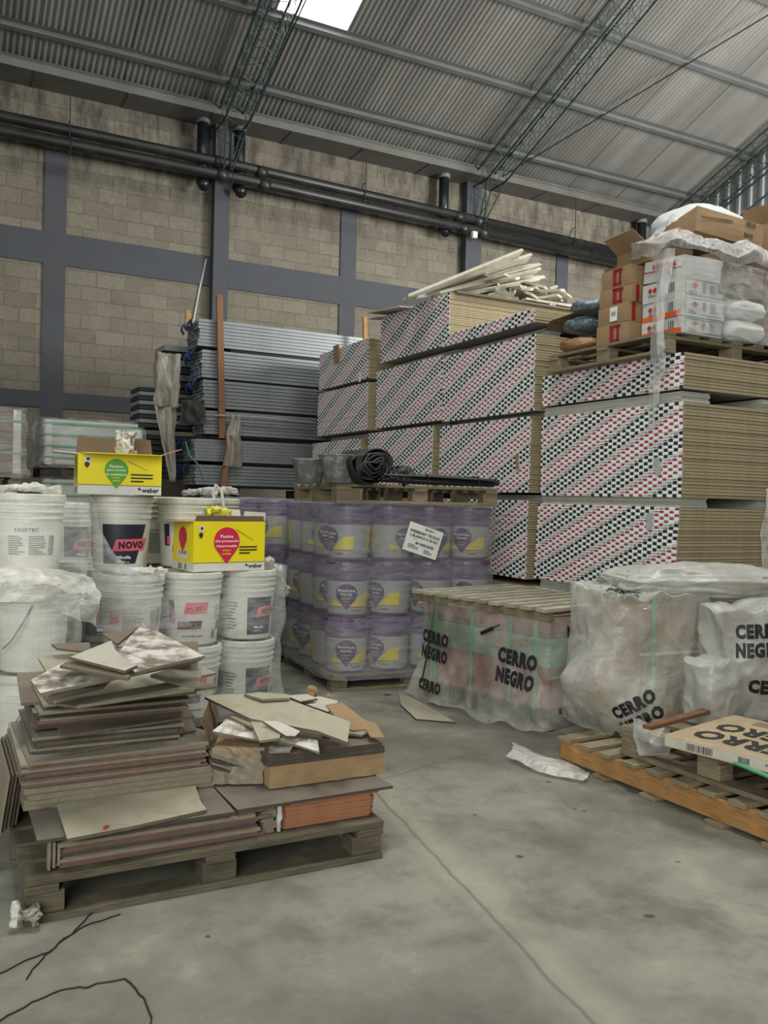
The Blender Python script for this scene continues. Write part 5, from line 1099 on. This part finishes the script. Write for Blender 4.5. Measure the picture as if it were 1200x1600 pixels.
def stack(label, x0, x1, y0, y1, z0, z1, n, mats, jit=.01, group=None, corner=0.0, rj=.6, vary=None, pos=True):
    th = (z1-z0)/n
    for i in range(n):
        dx = random.uniform(-jit, jit); dy = random.uniform(-jit, jit)*.6; sx = random.uniform(-jit, jit)
        lb = nth(n-1-i)+' '+label if n > 1 else label
        tile(lb, x0+dx, x1+dx+sx, y0+dy, y1+dy, z0+i*th, th*.94, (vary[i % len(vary)] if vary else mats), R(random.uniform(-rj, rj)), group or label, corner)
RED = ('tile_grey', 'edge_red'); BRN = ('tile_brown', 'edge_brown'); PAL = ('tile_beige', 'edge_pale'); DRK = ('tile_grey', 'edge_dark'); TER = ('terracotta', 'terracotta')
stack('reddish-edged tile in the low front left pile', .37, 1.03, 2.825, 3.03, .141, .212, 7, RED, .018, vary=[RED, RED, PAL, RED, DRK])
tile('pale dirty-edged tile topping the low front left pile', .36, 1.00, 2.81, 3.03, .2125, .011, PAL, R(.5)); tile('second reddish tile just under the textured grey slab, front left', .38, 1.04, 2.83, 3.03, .224, .011, RED, R(-.4))
stack('tile hidden behind the front left pile under the textured slab', .33, 1.05, 3.04, 3.72, .141, .235, 6, DRK, .008)
stack('narrow tile end beside the orange pile', 1.035, 1.085, 2.84, 3.02, .141, .230, 7, PAL, .006)
roll('strip of twisted film tied between the two front tile piles', [(1.092, 2.83, .24), (1.096, 2.825, .19), (1.092, 2.83, .145)], .008, 'film_bunch', 131, 'film strip', 'film_strip')
stack('orange tile in the pile at the front right corner', 1.115, 1.475, 2.845, 3.2, .141, .224, 11, TER, .004, corner=.02, rj=.3)
tile('orange round-cornered tile shifted on top of the terracotta pile', 1.135, 1.495, 2.835, 3.19, .2245, .013, TER, R(1.0), corner=.022)
stack('dark tile behind the terracotta pile', 1.10, 1.48, 3.22, 3.72, .141, .235, 6, DRK, .006)
TX = ('tile_textured', 'edge_dark')
tile('wide textured grey slab tile on the right, over the orange pile', .93, 1.535, 2.815, 3.42, .2385, .010, TX, R(.8)); tile('textured grey slab tile on the left, partly under the mottled slab', .30, .925, 2.80, 3.40, .2385, .010, TX, R(-.5))
def shard(label, pts, th=.009, mats=PAL, group=None, cat='tile', name='broken_tile', zoom=True):
    P3 = []
    for x, y, z in pts:
        X, Y = Zp(x, y) if zoom else (x, y); P3.append(gz(X, Y, z))
    c = sum(P3, Vector())/len(P3); n = len(P3)
    # best plane so the piece stays flat
    A = np.array([[p.x-c.x, p.y-c.y, 1] for p in P3]); b = np.array([p.z-c.z for p in P3]); k = np.linalg.lstsq(A, b, rcond=None)[0]
    nrm = Vector((-k[0], -k[1], 1)).normalized()
    top = [Vector((p.x-c.x, p.y-c.y, k[0]*(p.x-c.x)+k[1]*(p.y-c.y)+k[2])) for p in P3]
    if sum(top[i].x*top[(i+1) % n].y-top[(i+1) % n].x*top[i].y for i in range(n)) < 0: top = top[::-1]
    vs = [tuple(p) for p in top]+[tuple(p-nrm*th) for p in top]
    m = MB(); m.add(vs, [tuple(range(n))], 0); m.add(vs, [tuple(range(n, 2*n))[::-1]]+[(i, n+i, n+(i+1) % n, (i+1) % n) for i in range(n)], 1)
    o = m.build(name, list(mats), loc=c); return tag(o, label, cat, group)
shard('dusty pale slab with mottled glaze and a curved broken right edge, front left', [(165, 670, .262), (380, 625, .262), (567, 585, .262), (574, 620, .262), (588, 660, .262), (606, 684, .262), (400, 730, .262), (197, 770, .262)], .011, ('tile_beige', 'edge_brown'))
shard('grey muddy broken tile half under the mottled front slab', [(104, 612, .268), (435, 588, .268), (500, 600, .268), (300, 632, .268), (120, 672, .268)], .010, ('tile_grey', 'edge_pale'))
tag(MB().box((0, 0, 0), (.022, .008, .008), rz=.6).build('red_plug', 'ink_red', loc=gz(*Zp(310, 735), .27), bevel=.003), 'tiny red plastic plug lying on the mottled front slab', 'plug')
# rear left column of the heap
stack('tan layer low in the left tile column', .29, .93, 3.07, 3.68, .250, .322, 4, ('tile_grey', 'edge_pale'), .01, rj=1)
stack('reddish-edged tile in the middle of the left column', .28, .90, 3.09, 3.69, .323, .398, 9, RED, .012, vary=[RED, PAL, RED, DRK, RED, RED, PAL])
tile('broad grey tile capping the reddish layers of the left column', .29, .905, 3.08, 3.66, .399, .010, ('tile_grey', 'edge_pale'), R(1.2))
shard('brown tile sliver sticking out above the broad grey tile', [(170, 500, .42), (560, 415, .42), (575, 450, .42), (180, 520, .42)], .009, BRN)
stack('dark grey tile in the lower dark layers of the left column', .32, .82, 3.16, 3.64, .41, .468, 6, DRK, .014, vary=[DRK, ('tile_grey', 'edge_pale'), DRK, BRN], rj=1.4)
shard('long brown-grey tile jutting right from the dark layers', [(170, 445, .483), (540, 375, .483), (570, 410, .483), (180, 468, .483)], .009, BRN)
stack('dark grey tile in the upper dark layers of the left column', .33, .84, 3.20, 3.66, .484, .545, 6, DRK, .012, vary=[DRK, DRK, RED, ('tile_grey', 'edge_pale')], rj=1.4)
tile('grey tile on top of the dark layers of the left column', .33, .86, 3.16, 3.62, .546, .010, ('tile_grey', 'edge_pale'), R(1)); tile('large brown tile lying back across the left column', .30, .80, 3.26, 3.80, .557, .010, BRN, R(-3))
stack('pale long-edged tile just below the broken pieces', .36, .90, 3.18, 3.55, .568, .596, 3, PAL, .02, rj=4)
SP = ('tile_plastered', 'edge_pale')
shard('long brown slab tile below the plastered pieces', [(160, 370, .615), (560, 300, .655), (640, 320, .65), (230, 384, .608)], .010, BRN); shard('cream double slab edge under the plastered pieces', [(225, 372, .635), (560, 318, .655), (570, 330, .65), (232, 384, .62)], .010, PAL)
shard('dusty plastered strip below the big plastered tile', [(150, 335, .65), (330, 298, .66), (300, 325, .65), (135, 362, .64)], .009, SP); 
shard('light grey broken tile at the right of the heap top', [(440, 290, .665), (580, 240, .675), (585, 322, .655), (560, 326, .655)], .009, ('tile_grey', 'edge_pale')); shard('thin pale splinter pointing right from the heap top', [(585, 265, .67), (635, 283, .665), (590, 292, .66)], .009, PAL)
shard('cream broken tiles stacked at the left back of the heap top', [(112, 240, .68), (230, 200, .70), (240, 260, .69), (140, 285, .68)], .010, PAL); shard('brown tile at the back of the heap top', [(150, 198, .73), (262, 194, .74), (266, 222, .73), (168, 212, .725)], .009, BRN)
shard('brown tile peeking out at the right back of the heap top', [(480, 195, .73), (580, 192, .73), (582, 236, .72), (500, 232, .72)], .009, BRN)
shard('big tile with smeared white plaster, pointing left on the heap top', [(90, 306, .700), (225, 232, .735), (330, 205, .75), (600, 232, .745), (575, 246, .738), (118, 342, .690)], .011, SP)
shard('upper tile with smeared white plaster rising to the apex of the heap', [(348, 222, .778), (380, 178, .79), (418, 140, .805), (598, 232, .765), (480, 262, .755), (395, 285, .750)], .010, SP)
shard('brown broken tile leaning under the apex piece', [(300, 172, .79), (345, 158, .80), (410, 148, .79), (345, 200, .775)], .009, BRN)
shard('brown sliver under the clean cream piece', [(175, 262, .752), (222, 232, .762), (382, 290, .760), (375, 300, .756), (330, 292, .756)], .009, BRN)
shard('clean cream broken tile with a curved edge on the very top of the heap', [(205, 237, .776), (326, 190, .790), (338, 215, .786), (362, 240, .782), (402, 262, .776), (366, 278, .772)], .009, ('tile_white', 'edge_brown'))
# leaning and standing pieces at the left edge
for i in range(5): tile(['outermost', 'second outermost', 'middle', 'second innermost', 'innermost'][i]+' of the worn tiles standing on edge along the left side of the heap', -.0, .50, 0, .20, 0, .009, BRN if i % 2 else ('tile_grey', 'edge_pale'), 0, 'standing tiles at the left of the heap').matrix_world = Matrix.Translation((.225+.014*i, 3.42+.02*i, .245)) @ Matrix.Rotation(R(90), 4, 'Z') @ Matrix.Rotation(R(98), 4, 'X')
for i in range(3): tag(MB().box((0, 0, 0), (.008, .03, .09-.01*i)).build('tile_sliver', 'edge_pale', loc=(.335+.014*i, 2.83, .19)), ['pale tile sliver upright in the gap at the front left, outermost', 'pale tile sliver upright in the gap at the front left, middle', 'pale tile sliver upright in the gap at the front left, innermost'][i], 'tile sliver')
# middle: slanting tiles and torn box
for i in range(4):
    o = tile(['lowest slanting ribbed tile between the two halves of the heap', 'second slanting ribbed tile between the heap halves', 'third slanting ribbed tile between the heap halves', 'topmost slanting ribbed tile between the heap halves'][i], .93, 1.09, 3.05, 3.55, .285+.013*i, .009, ('tile_brown', 'edge_pale') if i % 2 else TX, R(-6))
    o.rotation_euler = (R(-2), R(20), R(-5)); 
t = thing('torn_carton', 'torn open tan carton between the tile column and the broken slabs', 'carton', (1.09, 3.26, .252), R(-22))
MB().bb(-.085, .085, -.22, .22, 0, .13).build('box_body', 'cardboard', t, bevel=.004)
m = MB(); m.grid(lambda u, v: (-.09+.19*u+.01*nz((u*6, v*6, 1)), -.215-.02*v+.012*nz((u*8, v*7, 2)), .135-.13*v), 10, 8); o = m.build('torn_flap', 'edge_pale', t); o.modifiers.new('s', 'SOLIDIFY').thickness = .003
m = MB(); m.grid(lambda u, v: (-.10-.03*v+.01*nz((u*5, v, 4)), -.22+.44*u, .135+.10*v+.02*nz((u*5, v*3, 6))), 10, 5); o = m.build('raised_flap', 'cardboard_dark', t); o.modifiers.new('s', 'SOLIDIFY').thickness = .003
# right: box, brown tiles, broken slabs
t = thing('flat_tile_carton', 'flat brown cardboard tile carton under the dark brown tiles', 'carton', (1.335, 3.22, .250), R(0)); MB().bb(-.235, .235, -.27, .27, 0, .086).build('box_body', 'cardboard', t, bevel=.006)
m = MB(); m.grid(lambda u, v: (-.235+.47*u, -.273+.004*nz((u*8, v*8, 1)), .084-.080*v+.004*nz((u*20, 3, 1))*(v > .9)), 24, 5); m.build('torn_side', 'cardboard', t)
stack('dark brown tile in the flat trio over the brown carton', 1.09, 1.565, 2.945, 3.50, .338, .376, 3, ('tile_brown', 'edge_dark'), .004, rj=.5)
shard('grey dusty broken tile at the far left of the right-hand slabs', [(622, 452, .44), (665, 422, .455), (760, 455, .43), (775, 480, .41), (735, 480, .41)], .009, SP); shard('silvery curved broken tile poking out below the big slab', [(820, 470, .42), (880, 462, .425), (930, 488, .40), (936, 512, .392), (880, 500, .395), (800, 488, .40)], .009, SP)
shard('small silvery broken tile lying on the brown tiles', [(790, 492, .395), (860, 492, .395), (850, 512, .39), (788, 515, .388)], .008, SP); shard('light narrow piece right of the big slab', [(950, 438, .41), (1085, 452, .40), (1060, 466, .392), (1030, 464, .392), (950, 458, .40)], .009, ('tile_grey', 'edge_pale'))
shard('pale pointed broken tile under the big slab, left', [(672, 412, .462), (740, 402, .47), (790, 445, .45), (775, 455, .445)], .009, PAL); shard('cream broken tile with a chipped lower edge below the big slab', [(728, 412, .468), (790, 425, .465), (822, 448, .455), (820, 475, .44), (760, 482, .435)], .009, PAL)
shard('cream angular broken tile in the centre below the big slab', [(770, 425, .475), (815, 425, .475), (880, 455, .455), (865, 468, .448), (838, 468, .448)], .009, ('tile_white', 'edge_brown')); shard('small cream chip under the angular piece', [(822, 450, .445), (870, 462, .44), (870, 482, .43), (824, 480, .432)], .009, PAL)
shard('very large pale beige broken slab across the right side of the heap', [(600, 357, .505), (640, 350, .507), (725, 346, .508), (815, 348, .505), (1026, 426, .455), (1018, 490, .425), (930, 455, .445), (735, 410, .482)], .010, ('tile_beige', 'edge_brown'))
shard('small pale piece behind the big beige slab', [(715, 346, .515), (760, 340, .515), (846, 346, .51), (850, 358, .505), (770, 360, .51)], .009, PAL); shard('white glossy piece at the back right of the heap', [(868, 366, .44), (935, 352, .445), (992, 366, .435), (962, 398, .42)], .009, ('tile_white', 'edge_dark')); shard('reddish-backed piece behind the big slab', [(840, 350, .46), (900, 346, .46), (930, 358, .455), (880, 368, .45)], .009, ('tile_white', 'edge_red'))
t = thing('cardboard_piece', 'torn tan cardboard hanging off the back right of the heap', 'cardboard', gz(*Zp(1040, 430), .405))
P_ = [gz(*Zp(a, b), z)-t.location for a, b, z in ((955, 380, .43), (1000, 372, .43), (1075, 428, .415), (1100, 432, .41), (1126, 474, .395), (1085, 474, .395), (1072, 452, .40), (1030, 455, .40), (990, 425, .41))]
m = MB(); m.add([tuple(p) for p in P_], [tuple(range(len(P_)))]); o = m.build('sheet', 'cardboard', t); o.modifiers.new('s', 'SOLIDIFY').thickness = .004
for i, (a, b) in enumerate(((915, 342), (968, 352))):
    t = thing('cardboard_curl', ['larger curled cardboard scrap standing behind the heap', 'smaller curled cardboard scrap standing behind the heap'][i], 'cardboard scrap', gz(*Zp(a, b+18), .42), .5*i)
    m = MB(); m.grid(lambda u, v: ((.022-.006*i)*math.cos(u*4.6), (.03-.01*i)*math.sin(u*4.6), -.03+v*(.075-.02*i)+.01*math.sin(u*5)), 14, 4); o = m.build('curl', 'cardboard', t, smooth=True); o.modifiers.new('s', 'SOLIDIFY').thickness = .002
# film knot on the near pallet corner
roll('dirty knot of film round the front left corner block of the near pallet', [(.268, 2.765, .07), (.272, 2.76, .04), (.30, 2.755, .03)], .024, 'film_dirty', 141, 'film knot', 'film_knot')
roll('clear end of film trailing from the near pallet corner', [(.24, 2.77, .09), (.243, 2.76, .05), (.235, 2.75, .02)], .014, 'film_bunch', 143, 'film knot', 'film_knot')
